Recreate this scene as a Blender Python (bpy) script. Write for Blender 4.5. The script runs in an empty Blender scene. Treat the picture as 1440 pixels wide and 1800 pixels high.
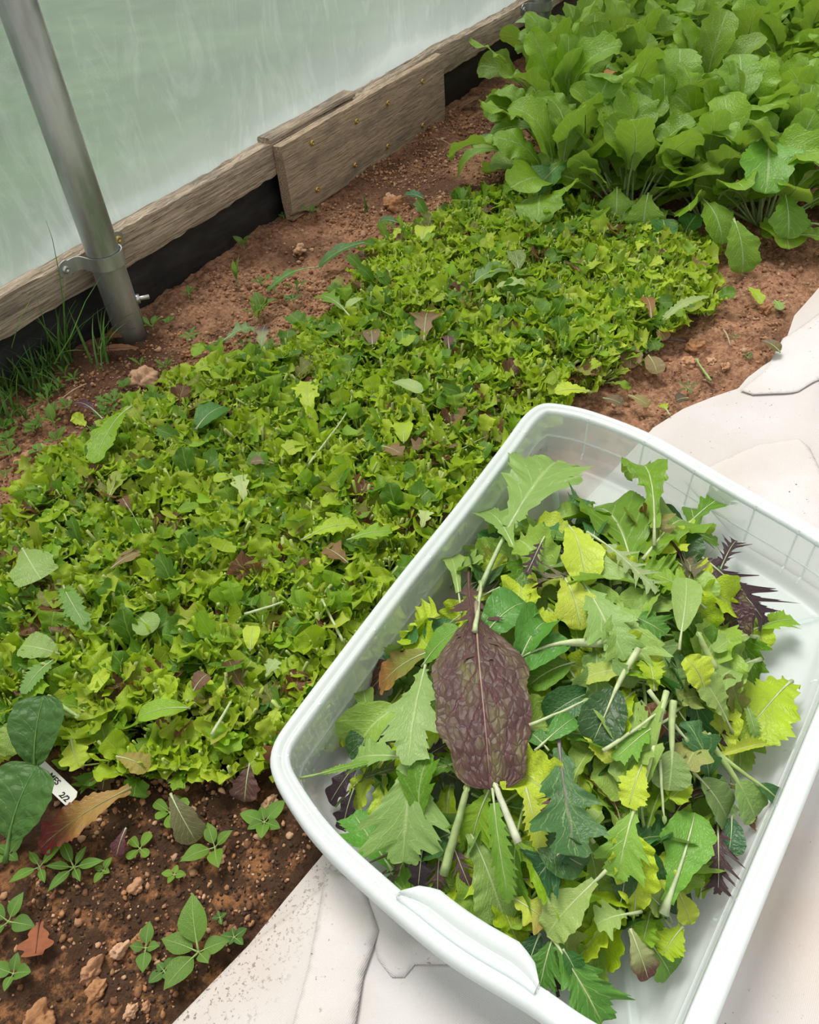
import bpy, math, random
import numpy as np
from mathutils import Vector, Matrix, geometry

SC = bpy.context.scene
COLL = SC.collection
rng = np.random.default_rng(11)

# ------------------------------------------------------------------ camera
F_PX, CAM_H = 1450.0, 0.8
def _axes():
    N = (150.0, 1530.0)
    up = -np.array([N[0], -N[1], -F_PX]); up /= np.linalg.norm(up)
    vx = 1260.0; vy = (-F_PX * F_PX - vx * N[0]) / N[1]
    X = np.array([vx, -vy, -F_PX]); X /= np.linalg.norm(X)
    return np.array([X, np.cross(up, X), up])
R3 = _axes()
cam_data = bpy.data.cameras.new('camera')
cam_data.sensor_fit = 'HORIZONTAL'; cam_data.sensor_width = 36.0
cam_data.lens = F_PX / 1440 * 36.0
cam_data.clip_start = 0.02
cam = bpy.data.objects.new('camera', cam_data); COLL.objects.link(cam)
M = Matrix([list(R3[i]) + [0] for i in range(3)] + [[0, 0, 0, 1]])
M.translation = (0, 0, CAM_H)
cam.matrix_world = M
SC.camera = cam

# ------------------------------------------------------------------ light
SC.view_settings.view_transform = 'Standard'
SC.view_settings.look = 'None'
SC.view_settings.gamma = 1.0
SC.view_settings.use_curve_mapping = False
SC.view_settings.exposure = 0.42
world = bpy.data.worlds.new('overcast'); SC.world = world
world.use_nodes = True
bg = world.node_tree.nodes['Background']
bg.inputs[0].default_value = (1.0, 0.985, 0.965, 1); bg.inputs[1].default_value = 0.58
sd = bpy.data.lights.new('sun', 'SUN'); sd.energy = 2.9; sd.angle = math.radians(26); sd.color = (1.0, 0.97, 0.9)
sun = bpy.data.objects.new('sun', sd); COLL.objects.link(sun)
sun.rotation_euler = Vector((-0.25, -0.42, -1.0)).to_track_quat('-Z', 'Y').to_euler()
SC.cycles.max_bounces = 10; SC.cycles.transparent_max_bounces = 16
SC.cycles.use_denoising = True

# ------------------------------------------------------------------ measuring
def ray(px, py):
    return R3 @ np.array([px - 720.0, 900.0 - py, -F_PX])
def onz(px, py, z=0.0):
    d = ray(px, py); return np.array([0, 0, CAM_H]) + (z - CAM_H) / d[2] * d
def ony(px, py, y):
    d = ray(px, py); return np.array([0, 0, CAM_H]) + y / d[1] * d
def depth(p):
    return -(R3.T @ (np.array(p) - np.array([0, 0, CAM_H])))[2]
def inside(poly, x, y):
    c = False; n = len(poly)
    for i in range(n):
        x1, y1 = poly[i][:2]; x2, y2 = poly[i - 1][:2]
        if (y1 > y) != (y2 > y) and x < (x2 - x1) * (y - y1) / (y2 - y1) + x1: c = not c
    return c
def edge_dist(poly, x, y):
    P = np.array([p[:2] for p in poly]); Q = np.roll(P, -1, 0); d = Q - P
    t = np.clip((((x, y) - P) * d).sum(1) / (d * d).sum(1), 0, 1)
    return np.min(np.hypot(*(P + d * t[:, None] - (x, y)).T))
def sm(x):
    x = np.clip(x, 0, 1); return x * x * (3 - 2 * x)

# ------------------------------------------------------------------ materials
class NT:
    def __init__(s, name):
        s.m = bpy.data.materials.new(name); s.m.use_nodes = True
        s.t = s.m.node_tree; s.t.nodes.clear()
        s.out = s.n('ShaderNodeOutputMaterial')
    def n(s, typ, **kw):
        nd = s.t.nodes.new(typ)
        for k, v in kw.items(): setattr(nd, k, v)
        return nd
    def put(s, sock, v):
        if isinstance(v, bpy.types.NodeSocket): s.t.links.new(v, sock)
        elif isinstance(v, (tuple, list)) and len(v) == 3 and sock.type == 'RGBA': sock.default_value = (*v, 1)
        else: sock.default_value = v
    def math(s, op, a, b=0.5, c=None):
        nd = s.n('ShaderNodeMath', operation=op); s.put(nd.inputs[0], a); s.put(nd.inputs[1], b)
        if c is not None: s.put(nd.inputs[2], c)
        return nd.outputs[0]
    def mix(s, f, a, b, mode='MIX'):
        nd = s.n('ShaderNodeMix', data_type='RGBA', blend_type=mode)
        s.put(nd.inputs[0], f); s.put(nd.inputs[6], a); s.put(nd.inputs[7], b); return nd.outputs[2]
    def noise(s, scale, detail=4, vec=None, rough=0.55, dist=0.0):
        nd = s.n('ShaderNodeTexNoise'); nd.inputs['Scale'].default_value = scale
        nd.inputs['Detail'].default_value = detail; nd.inputs['Roughness'].default_value = rough
        nd.inputs['Distortion'].default_value = dist
        if vec is not None: s.put(nd.inputs['Vector'], vec)
        return nd.outputs[0]
    def ramp(s, f, *st):
        nd = s.n('ShaderNodeValToRGB'); e = nd.color_ramp.elements
        while len(e) < len(st): e.new(0.5)
        for k, (p, c) in enumerate(st):
            e[k].position = p; e[k].color = (c, c, c, 1) if not isinstance(c, tuple) else (*c, 1)
        s.put(nd.inputs[0], f); return nd.outputs[0]
    def obj(s, scale=(1, 1, 1), rot=(0, 0, 0)):
        tc = s.n('ShaderNodeTexCoord'); mp = s.n('ShaderNodeMapping')
        mp.inputs['Scale'].default_value = scale; mp.inputs['Rotation'].default_value = rot
        s.put(mp.inputs[0], tc.outputs['Object']); return mp.outputs[0]
    def bump(s, h, strength=0.3, dist=0.002, nrm=None):
        nd = s.n('ShaderNodeBump'); nd.inputs['Strength'].default_value = strength; nd.inputs['Distance'].default_value = dist
        s.put(nd.inputs['Height'], h)
        if nrm is not None: s.put(nd.inputs['Normal'], nrm)
        return nd.outputs[0]
    def bsdf(s, col, rough=0.6, nrm=None, spec=0.4, **kw):
        nd = s.n('ShaderNodeBsdfPrincipled'); s.put(nd.inputs['Base Color'], col); s.put(nd.inputs['Roughness'], rough)
        s.put(nd.inputs['Specular IOR Level'], spec)
        if nrm is not None: s.put(nd.inputs['Normal'], nrm)
        for k, v in kw.items(): s.put(nd.inputs[k], v)
        return nd.outputs[0]
    def mixs(s, f, a, b):
        nd = s.n('ShaderNodeMixShader'); s.put(nd.inputs[0], f); s.put(nd.inputs[1], a); s.put(nd.inputs[2], b); return nd.outputs[0]
    def done(s, sh):
        s.t.links.new(sh, s.out.inputs[0]); return s.m

def leaf_mat(name, vein, vein_amt=0.6, net=0.0, net_col=None, nlat=7, bump=0.35, rough=0.42, trans=0.32, savoy=0.0, mottle=None, back=0.45, netscale=17.0):
    s = NT(name)
    at = s.n('ShaderNodeAttribute', attribute_name='Col').outputs[0]
    uv = s.n('ShaderNodeUVMap'); uv.uv_map = 'UVMap'
    sx = s.n('ShaderNodeSeparateXYZ'); s.put(sx.inputs[0], uv.outputs[0])
    sg = s.math('SUBTRACT', sx.outputs[0], 0.5)
    a = s.math('MULTIPLY', s.math('ABSOLUTE', sg), 2.0)
    nz = s.noise(9, 3, uv.outputs[0])
    side = s.math('MULTIPLY', s.math('GREATER_THAN', sg, 0.0), 0.37)
    p = s.math('FRACT', s.math('ADD', s.math('MULTIPLY', s.math('SUBTRACT', s.math('ADD', sx.outputs[1], s.math('MULTIPLY', nz, 0.10)), s.math('MULTIPLY', s.math('POWER', a, 0.8), 0.34)), float(nlat)), side))
    lat = s.ramp(s.math('ABSOLUTE', s.math('SUBTRACT', p, 0.5)), (0.0, 1.0), (0.075, 0.0))
    lat = s.math('MULTIPLY', lat, s.ramp(a, (0.0, 1.0), (0.95, 0.25)))
    mid = s.ramp(a, (0.02, 1.0), (0.075, 0.0))
    v = s.math('MAXIMUM', lat, mid)
    vo = s.n('ShaderNodeTexVoronoi', feature='DISTANCE_TO_EDGE'); vo.inputs['Scale'].default_value = netscale
    mp = s.n('ShaderNodeMapping'); mp.inputs['Scale'].default_value = (1, 1.35, 1); s.put(mp.inputs[0], uv.outputs[0])
    dv = s.n('ShaderNodeVectorMath', operation='ADD'); s.put(dv.inputs[0], mp.outputs[0])
    dn = s.n('ShaderNodeTexNoise'); dn.inputs['Scale'].default_value = 7; s.put(dn.inputs['Vector'], uv.outputs[0])
    ds = s.n('ShaderNodeVectorMath', operation='SCALE'); s.put(ds.inputs[0], dn.outputs[1]); ds.inputs['Scale'].default_value = 0.10
    s.put(dv.inputs[1], ds.outputs[0]); s.put(vo.inputs['Vector'], dv.outputs[0])
    nt = s.ramp(vo.outputs[0], (0.0, 1.0), (0.06, 0.0))
    on = s.noise(38, 4, s.obj())
    base = s.mix(s.ramp(on, (0.35, 0.0), (0.7, 1.0)), s.mix(1.0, at, (0.78, 0.80, 0.8), 'MULTIPLY'), at)
    if mottle: base = s.mix(s.ramp(s.noise(3.5, 3, uv.outputs[0], 0.5), (0.46, 0.0), (0.68, 0.8)), base, mottle)
    bf = s.n('ShaderNodeNewGeometry').outputs['Backfacing']
    basef = s.mix(s.math('MULTIPLY', nt, net), base, net_col or vein)
    basef = s.mix(s.math('MULTIPLY', v, vein_amt), basef, vein)
    pale = s.mix(back, base, (0.34, 0.46, 0.13)); pale = s.mix(s.math('MULTIPLY', v, 0.5), pale, (0.52, 0.66, 0.26))
    if mottle: pale = base
    col = s.mix(bf, basef, pale)
    h = s.math('SUBTRACT', s.math('MULTIPLY', s.noise(55, 3, s.obj()), 0.5), s.math('MULTIPLY', v, 0.9))
    h = s.math('ADD', h, s.math('MULTIPLY', s.ramp(vo.outputs[0], (0.0, 0.0), (0.35, 1.0)), 0.35 + savoy))
    nr = s.bump(h, bump, 0.0022)
    pr = s.bsdf(col, rough, nr, 0.42)
    tl = s.n('ShaderNodeBsdfTranslucent'); s.put(tl.inputs[0], s.mix(1.0, col, (1.15, 1.2, 0.55), 'MULTIPLY'))
    return s.done(s.mixs(trans, pr, tl.outputs[0]))

def plain_attr_mat(name, rough=0.5, bump=0.2, scale=60, trans=0.0):
    s = NT(name); at = s.n('ShaderNodeAttribute', attribute_name='Col').outputs[0]
    n = s.noise(scale, 5, s.obj()); c = s.mix(s.ramp(n, (0.3, 0.0), (0.72, 1.0)), s.mix(1.0, at, (0.68, 0.66, 0.64), 'MULTIPLY'), at)
    pr = s.bsdf(c, rough, s.bump(n, bump, 0.003), 0.3)
    if trans:
        tl = s.n('ShaderNodeBsdfTranslucent'); s.put(tl.inputs[0], c); pr = s.mixs(trans, pr, tl.outputs[0])
    return s.done(pr)

M_LEAF = leaf_mat('leaf_green', (0.42, 0.60, 0.17), 0.40)
M_PALE = leaf_mat('leaf_pale_veined', (0.42, 0.58, 0.20), 0.55, nlat=5, bump=0.3)
M_DARK = leaf_mat('leaf_dark_spoon', (0.16, 0.30, 0.10), 0.35, nlat=6, bump=0.35, rough=0.42, savoy=0.1, trans=0.15, netscale=7.0)
M_ARU = leaf_mat('leaf_arugula', (0.42, 0.62, 0.22), 0.55, nlat=6, bump=0.45, rough=0.45, trans=0.30, savoy=0.1)
M_SAVOY = leaf_mat('leaf_spinach', (0.10, 0.24, 0.06), 0.4, nlat=5, bump=0.38, rough=0.5, savoy=0.5, trans=0.12, netscale=5.5)
M_RED = leaf_mat('leaf_purple_mustard', (0.11, 0.025, 0.045), 0.75, net=0.85, net_col=(0.035, 0.013, 0.016), nlat=5, bump=0.55, rough=0.5,
                 trans=0.08, savoy=0.6, mottle=(0.135, 0.125, 0.038), netscale=11.0)
M_PURP = leaf_mat('leaf_purple_frill', (0.06, 0.015, 0.03), 0.5, nlat=9, trans=0.1, back=0.15)
M_STALK = plain_attr_mat('leaf_stalk', 0.42, 0.25, 90, 0.2)
M_SMALL = leaf_mat('leaf_small_cut', (0.55, 0.68, 0.20), 0.35, nlat=5, bump=0.35, trans=0.42, back=0.3)
M_CLOD = plain_attr_mat('soil_clods', 0.95, 0.9, 130)
M_DEAD = plain_attr_mat('dry_leaf', 0.8, 0.5, 70)
M_GRASS = plain_attr_mat('grass_blade', 0.45, 0.1, 60, 0.25)

# ------------------------------------------------------------------ mesh building
class MB:
    def __init__(s): s.V = []; s.F = []; s.U = []; s.C = []; s.I = []; s.n = 0
    def add(s, V, F, U=None, C=(1, 1, 1), mi=0):
        V = np.asarray(V, float).reshape(-1, 3); F = np.asarray(F, int).reshape(-1, 4); k = len(V)
        s.V.append(V); s.F.append(F + s.n)
        s.U.append(np.zeros((k, 2)) if U is None else np.asarray(U).reshape(-1, 2))
        C = np.asarray(C, float); s.C.append(np.broadcast_to(C, (k, 3)) if C.ndim == 1 else C.reshape(-1, 3))
        s.I.append(np.full(len(F), mi)); s.n += k
    def merge(s, o, mat=None, tint=None):
        for V, F, U, C, I in zip(o.V, o.F, o.U, o.C, o.I):
            W = V if mat is None else V @ mat[:3, :3].T + mat[:3, 3]
            s.V.append(W); s.F.append(F - 0 + s.n if False else F + s._base(o, V, F)); s.U.append(U)
            s.C.append(C if tint is None else np.clip(C * tint, 0, 1)); s.I.append(I)
        s.n += o.n
    def _base(s, o, V, F): return s.n
    def mesh(s, name, mats, smooth=True):
        V = np.concatenate(s.V); F = np.concatenate(s.F); U = np.concatenate(s.U); C = np.concatenate(s.C); I = np.concatenate(s.I)
        tri = F[:, 2] == F[:, 3]
        me = bpy.data.meshes.new(name)
        me.vertices.add(len(V)); me.vertices.foreach_set('co', V.astype(np.float32).ravel())
        lens = np.where(tri, 3, 4); starts = np.concatenate([[0], np.cumsum(lens)[:-1]])
        keep = np.ones(F.shape, bool); keep[tri, 3] = False
        loops = F[keep]
        me.loops.add(len(loops)); me.loops.foreach_set('vertex_index', loops.astype(np.int32))
        me.polygons.add(len(F)); me.polygons.foreach_set('loop_start', starts.astype(np.int32))
        me.polygons.foreach_set('material_index', I.astype(np.int32))
        me.polygons.foreach_set('use_smooth', np.full(len(F), smooth))
        uvl = me.uv_layers.new(name='UVMap'); uvl.data.foreach_set('uv', U[loops].astype(np.float32).ravel())
        ca = me.color_attributes.new('Col', 'FLOAT_COLOR', 'POINT')
        ca.data.foreach_set('color', np.concatenate([C, np.ones((len(C), 1))], 1).astype(np.float32).ravel())
        for m in mats: me.materials.append(m)
        me.update(); me.validate()
        return me
def link(name, data, parent=None, mat4=None):
    o = bpy.data.objects.new(name, data); COLL.objects.link(o)
    if parent is not None: o.parent = parent
    if mat4 is not None: o.matrix_world = mat4
    return o
def tag(o, label=None, cat=None, group=None, kind=None):
    if label: o['label'] = label
    if cat: o['category'] = cat
    if group: o['group'] = group
    if kind: o['kind'] = kind
    return o
def grid_faces(nr, nc, wrap=False):
    r = np.arange(nr - 1)[:, None]; c = np.arange(nc if wrap else nc - 1)[None, :]; c2 = (c + 1) % nc
    return np.stack([r * nc + c, r * nc + c2, (r + 1) * nc + c2, (r + 1) * nc + c], -1).reshape(-1, 4)
def tube(mb, P, rad, col=(1, 1, 1), n=6, mi=0, cap=True, flat=1.0):
    P = np.asarray(P, float); T = np.gradient(P, axis=0); T /= np.linalg.norm(T, axis=1)[:, None] + 1e-9
    ref = np.array([0.0, 0, 1]) if abs(T[0][2]) < 0.9 else np.array([1.0, 0, 0])
    rad = np.broadcast_to(rad, len(P)); rings = []
    for p, t, r in zip(P, T, rad):
        b = np.cross(t, ref); b /= np.linalg.norm(b) + 1e-9; q = np.cross(b, t)
        a = np.arange(n) * 2 * math.pi / n
        rings.append(p + r * (np.cos(a)[:, None] * b + flat * np.sin(a)[:, None] * q))
    V = np.concatenate(rings); Fc = grid_faces(len(P), n, True)
    if cap:
        e = (len(P) - 1) * n
        if n == 6: Fc = np.concatenate([Fc, [[0, 3, 2, 1], [0, 5, 4, 3], [e, e + 1, e + 2, e + 3], [e, e + 3, e + 4, e + 5]]])
        else:
            ex = [[0, k + 1, k, k] for k in range(1, n - 1)] + [[e, e + k, e + k + 1, e + k + 1] for k in range(1, n - 1)]
            Fc = np.concatenate([Fc, ex])
    mb.add(V, Fc, None, col if np.asarray(col).ndim == 1 else np.repeat(np.asarray(col), n, 0), mi)
def box(mb, lo, hi, col=(1, 1, 1), mi=0):
    x0, y0, z0 = lo; x1, y1, z1 = hi
    V = [(x0, y0, z0), (x1, y0, z0), (x1, y1, z0), (x0, y1, z0), (x0, y0, z1), (x1, y0, z1), (x1, y1, z1), (x0, y1, z1)]
    mb.add(V, [(0, 3, 2, 1), (4, 5, 6, 7), (0, 1, 5, 4), (1, 2, 6, 5), (2, 3, 7, 6), (3, 0, 4, 7)], None, col, mi)

# ------------------------------------------------------------------ leaves
def saw(t, n, ph, k=1.2):
    p = (t * n + ph) % 1.0; return np.where(p < 0.84, (p / 0.84) ** k, ((1 - p) / 0.16))
def env(kind, t, ph=0.0):
    c = lambda x: np.clip(x, 0, 1)
    if kind == 'spoon': w = c(t * 1.0) ** 0.55 * c(1 - t ** 3.4) ** 0.5 * 1.12
    elif kind == 'ovate': w = np.sin(math.pi * c(t) ** 0.72) ** 0.8
    elif kind == 'lance': w = np.sin(math.pi * c(t) ** 0.8) ** 1.1
    elif kind == 'lettuce': w = (0.22 + 0.78 * sm(t * 1.35)) * c(1 - t ** 5) ** 0.5 * (1 - 0.07 * saw(t, 9, ph))
    elif kind == 'frilly': w = (0.25 + 0.75 * sm(t * 1.5)) * c(1 - t ** 4) ** 0.5 * (1 - 0.2 * saw(t, 6, ph) - 0.12 * saw(t, 15, ph * 2))
    elif kind == 'mustard': w = (0.16 + 0.62 * sm(t * 3.2) + 0.22 * sm(t * 1.25)) * c(1 - t ** 6) ** 0.5 * (1 - 0.03 * saw(t, 22, ph))
    elif kind == 'mizuna': w = (0.12 + 0.88 * sm((t - 0.02) * 1.8)) * c(1 - t ** 2.2) ** 0.7 * (1 - 0.48 * (1 - saw(t, 3.4, ph, 1.0))) * (1 - 0.17 * (1 - saw(t, 12, ph * 3))) + 0.01
    elif kind == 'comb': w = (0.5 + 0.5 * sm(t * 2)) * c(1 - t ** 3) ** 0.6 * (1 - 0.40 * (1 - saw(t, 11, ph)))
    elif kind == 'frill': w = (0.30 + 0.70 * sm(t * 1.5)) * c(1 - t ** 2.4) ** 0.6 * (0.16 + 0.84 * saw(t, 5.5, ph, 2.2)) * (0.62 + 0.38 * saw(t, 19, ph)) + 0.03
    elif kind == 'kale': w = (0.15 + 0.85 * sm(t * 1.7)) * c(1 - t ** 3) ** 0.55 * (1 - 0.52 * (0.5 + 0.5 * np.cos(2 * math.pi * (t * 3.6 + ph)))) * (1 - 0.15 * (1 - saw(t, 15, ph)))
    elif kind == 'oak': w = (0.2 + 0.8 * sm(t * 1.6)) * c(1 - t ** 4) ** 0.5 * (1 - 0.42 * (0.5 + 0.5 * np.cos(2 * math.pi * (t * 3 + ph))))
    elif kind == 'arugula': w = (0.22 + 0.78 * sm(t * 1.7)) * c(1 - t ** 4.2) ** 0.5 * (1 - 0.09 * saw(t, 7, ph) - 0.05 * np.sin(9 * t + ph * 6))
    else: w = np.ones_like(t)
    return w
SHEAR = dict(mizuna=0.62, frill=0.75, comb=0.4, kale=0.45, frilly=0.15, oak=0.2, mustard=0.1, arugula=0.08)
_EMAX = {}
def env_n(kind, t, ph, rg, jit=1.0):
    if kind not in _EMAX: _EMAX[kind] = float(np.max(env(kind, np.linspace(0, 1, 400), 0.3)))
    k = rg.random(6) * 6.28; a = 0.016 * jit
    tj = np.clip(t + a * np.sin(7 * t + k[0]) * np.sin(math.pi * np.clip(t, 0, 1)) + a * 0.7 * np.sin(17 * t + k[1]) * np.sin(math.pi * np.clip(t, 0, 1)), 0, 1)
    m = 1 + 0.07 * jit * np.sin(9 * t + k[2]) + 0.05 * jit * np.sin(21 * t + k[3])
    return env(kind, tj, ph) / _EMAX[kind] * m
def leaf(kind='lettuce', L=1.0, W=0.5, nv=24, nu=6, seed=0, pet=0.3, bend=0.5, a0=None, cup=0.15, ruf=0.0, rf=5, twist=0.0, cut=1.0,
         r0=0.02, col=(0.2, 0.4, 0.05), col2=None, scol=(0.5, 0.62, 0.3), crink=0.0, rib=0.85, sect=6, chord=False, wig=0.0):
    """blade arrays and stalk arrays; cut end of the stalk at the origin, running along +Y, top face +Z"""
    rg = np.random.default_rng(abs(int(seed)))
    if a0 is None: a0 = bend * 0.55
    t = np.linspace(0, cut, nv + 1); u = np.linspace(-1, 1, nu + 1)
    ph = rg.random(2)
    jt = 0.25 if kind in ('spoon', 'ovate', 'lance') else (2.2 if kind == 'frill' else 1.2)
    wl = env_n(kind, t, ph[0], rg, jt); wr = env_n(kind, t, ph[0] + 0.45 * ph[1], rg, jt)
    Wd = np.where(u[None, :] < 0, wl[:, None], wr[:, None]) * W / 2
    x = u[None, :] * Wd
    s = t[:, None] * L + SHEAR.get(kind, 0) * np.abs(x) * sm(t / 0.3)[:, None]
    S = np.linspace(-pet * L, 1.6 * L, 90); ds = S[1] - S[0]
    ang = a0 - bend * np.clip(S / L, 0, 1.6) - 0.15 * bend * np.clip(-S / (L + 1e-9), 0, 2)
    cy = np.concatenate([[0], np.cumsum(np.cos(ang[:-1]) * ds)]); cz = np.concatenate([[0], np.cumsum(np.sin(ang[:-1]) * ds)])
    cx = wig * L * np.sin((S / L + rg.random()) * 3.0); cx = cx - cx[0]
    fy = lambda q: np.interp(q, S, cy); fz = lambda q: np.interp(q, S, cz); fa = lambda q: np.interp(q, S, ang); fx = lambda q: np.interp(q, S, cx)
    au = np.abs(u)[None, :]
    h = cup * np.abs(x) ** 1.6 / (W / 2 + 1e-9) ** 0.6 * 1.0
    pp = rg.random(2) * 6.28
    sgn = np.where(u < 0, 0, 1)
    phs = pp[sgn][None, :]
    tm = t + 0.07 * np.sin(5 * t + pp[0]) + 0.03 * np.sin(13 * t + pp[1]); am = (0.65 + 0.5 * np.sin(4 * t + pp[1]) * np.sin(7 * t + pp[0]))[:, None]
    h = h + ruf * W * au ** 1.7 * am * (np.sin(2 * math.pi * rf * tm[:, None] + phs) * 0.9 + np.sin(2 * math.pi * rf * 2.3 * tm[:, None] + phs * 2) * 0.35)
    x = x * (1 + 0.6 * ruf * np.cos(2 * math.pi * rf * 1.3 * t[:, None] + phs) * au)
    if crink: h = h + crink * W * np.sin(14 * t[:, None] * 2 + 5 * au + phs) * np.sin(math.pi * au) * np.sin(9 * au + 3 * t[:, None])
    tw = twist * t[:, None]
    x2 = x * np.cos(tw) - h * np.sin(tw); h2 = x * np.sin(tw) + h * np.cos(tw)
    A = fa(s)
    V = np.stack([x2 + fx(s), fy(s) - np.sin(A) * h2, fz(s) + np.cos(A) * h2], -1)
    U = np.stack([np.broadcast_to((u + 1)[None, :] / 2, x.shape), np.broadcast_to(t[:, None], x.shape)], -1)
    c1 = np.array(col, float)
    C = np.broadcast_to(c1, V.shape).copy()
    if col2 is not None:
        f = sm((np.maximum(t[:, None] * 1.0, au * 0.95 * t[:, None] ** 0.5) - 0.42) * 2.2)[..., None]
        C = C * (1 - f) + np.array(col2) * f
    q = np.linspace(-pet * L, min(cut, 1) * L * 0.93, 9 if pet or rib else 2)
    rr = r0 * (1 - 0.35 * np.clip((q + pet * L) / (pet * L + 1e-6), 0, 1)) * np.clip(1 - 0.85 * rib * np.clip(q / L, 0, 1) ** 0.6 - (1 - rib) * np.clip(q / L * 9, 0, 1), 0.04, 1)
    P = np.stack([fx(q), fy(q) , fz(q) + 0.15 * r0], -1)
    if chord:
        tip = np.array([fx(cut * L), fy(cut * L), fz(cut * L)]); d = np.linalg.norm(tip)
        th = -math.atan2(tip[2], tip[1]); ph2 = math.atan2(tip[0], tip[1])
        Rm = np.array([[1, 0, 0], [0, math.cos(th), -math.sin(th)], [0, math.sin(th), math.cos(th)]])
        Rz = np.array([[math.cos(ph2), -math.sin(ph2), 0], [math.sin(ph2), math.cos(ph2), 0], [0, 0, 1]])
        k = chord / d
        V = V @ Rm.T @ Rz.T * k; P = P @ Rm.T @ Rz.T * k; rr = rr * k
    return (V.reshape(-1, 3), grid_faces(nv + 1, nu + 1), U.reshape(-1, 2), C.reshape(-1, 3)), (P, rr, scol, sect)
def leaf_mb(both=True, **kw):
    b, st = leaf(**kw); mb = MB(); mb.add(b[0], b[1], b[2], b[3], 0)
    if both and st[1][0] > 0: tube(mb, st[0], st[1], st[2], st[3], 1, True)
    return mb
def rotm(az=0.0, el=0.0, roll=0.0, loc=(0, 0, 0), sc=1.0):
    """leaf +Y -> azimuth az, raised by el"""
    m = Matrix.Translation(loc) @ Matrix.Rotation(az, 4, 'Z') @ Matrix.Rotation(el, 4, 'X') @ Matrix.Rotation(roll, 4, 'Y') @ Matrix.Scale(sc, 4)
    return m

LIME = (0.42, 0.58, 0.022); LIME2 = (0.55, 0.68, 0.05); GREEN = (0.13, 0.29, 0.018); MID = (0.26, 0.45, 0.018); YEL = (0.52, 0.60, 0.06)
PALEG = (0.28, 0.45, 0.10); DARK = (0.036, 0.10, 0.018); OLIVE = (0.26, 0.27, 0.05); REDB = (0.19, 0.075, 0.035); PURP = (0.045, 0.020, 0.028)
BLUE = (0.06, 0.16, 0.05); FRESH = (0.185, 0.345, 0.018); CREAM = (0.62, 0.72, 0.40); STEM = (0.42, 0.58, 0.20)

# ------------------------------------------------------------------ setting: soil
CROP = [onz(*p) for p in [(-60, 1010), (0, 935), (110, 815), (300, 695), (450, 640), (560, 600), (600, 560), (630, 490), (660, 450), (760, 395), (880, 350), (1000, 355), (1250, 450),
        (1250, 560), (1120, 640), (1030, 710), (960, 760), (560, 1370), (470, 1350), (330, 1390), (200, 1370), (100, 1300), (-60, 1330), (-200, 1200), (-250, 900)]]
def hash_noise(X, Y, f, sd):
    """smooth value noise"""
    r = np.random.default_rng(sd).random((256, 256))
    x = X * f; y = Y * f; xi = np.floor(x).astype(int); yi = np.floor(y).astype(int)
    fx = sm(x - xi); fy = sm(y - yi); g = lambda a, b: r[a % 256, b % 256]
    return (g(xi, yi) * (1 - fx) + g(xi + 1, yi) * fx) * (1 - fy) + (g(xi, yi + 1) * (1 - fx) + g(xi + 1, yi + 1) * fx) * fy - 0.5
COVER_EDGE = [(-0.5, 0.36)] + [tuple(onz(*p)[:2]) for p in [(280, 1830), (440, 1665), (500, 1590), (575, 1500)]] + [(0.5, 0.30), (0.8, 0.28)] + \
    [tuple(onz(*p)[:2]) for p in [(1148, 757), (1200, 724), (1255, 702), (1297, 688), (1312, 670), (1338, 650), (1372, 628), (1395, 560), (1440, 510), (1500, 450)]] + [(2.4, -0.1), (4.6, -0.3)]
CE = np.array(COVER_EDGE)
def cover_y(x): return np.interp(x, CE[:, 0], CE[:, 1])
def soil_z(X, Y):
    X = np.asarray(X, float); Y = np.asarray(Y, float)
    z = 0.016 * hash_noise(X, Y, 9, 1) + 0.010 * hash_noise(X, Y, 26, 2) + 0.007 * hash_noise(X, Y, 61, 3) + 0.006 * hash_noise(X, Y, 130, 4)
    z = z - 0.004
    z = z - 0.012 * np.exp(-((Y - 1.1) / 0.09) ** 2)
    flat = sm((cover_y(X) + 0.03 - Y) / 0.05)
    return z * (1 - flat) - 0.012 * flat
xs = np.concatenate([np.arange(-0.6, 1.7, 0.0055), np.arange(1.7, 5.2, 0.014)]); ys = np.arange(-1.3, 1.3, 0.0065)
X, Y = np.meshgrid(xs, ys)
mb = MB(); Z = soil_z(X, Y)
mb.add(np.stack([X, Y, Z], -1), grid_faces(len(ys), len(xs)))
s = NT('soil')
o1 = s.obj()
n1 = s.noise(3.2, 6, o1); n2 = s.noise(26, 8, o1, 0.7); n3 = s.noise(120, 4, o1, 0.7)
c = s.mix(s.ramp(n2, (0.36, 0.0), (0.62, 1.0)), (0.095, 0.040, 0.022), (0.38, 0.185, 0.105))
c = s.mix(s.ramp(n3, (0.42, 0.0), (0.68, 1.0)), c, (0.50, 0.29, 0.175))
sx = s.n('ShaderNodeSeparateXYZ'); s.put(sx.inputs[0], o1)
humus = s.math('SUBTRACT', 0.52, s.math('ADD', s.math('MULTIPLY', sx.outputs[0], 0.8), s.math('MULTIPLY', n2, 0.25)))
humus = s.ramp(humus, (0.02, 0.0), (0.16, 1.0))
hd = s.mix(s.ramp(s.noise(34, 6, o1, 0.7), (0.5, 0.0), (0.62, 1.0)), (0.040, 0.021, 0.012), (0.30, 0.135, 0.055))
c = s.mix(s.math('MULTIPLY', humus, 0.9), c, hd)
dk = s.ramp(n1, (0.40, 0.75), (0.52, 0.0))
c = s.mix(dk, c, (0.06, 0.030, 0.018))
hh = s.math('ADD', s.math('MULTIPLY', n2, 1.0), s.math('MULTIPLY', n3, 0.5))
SOIL = s.done(s.bsdf(c, 0.95, s.bump(hh, 1.0, 0.010), 0.15))
tag(link('floor', mb.mesh('floor', [SOIL])), 'reddish brown crumbly garden soil with dark compost', kind='structure')

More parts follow.
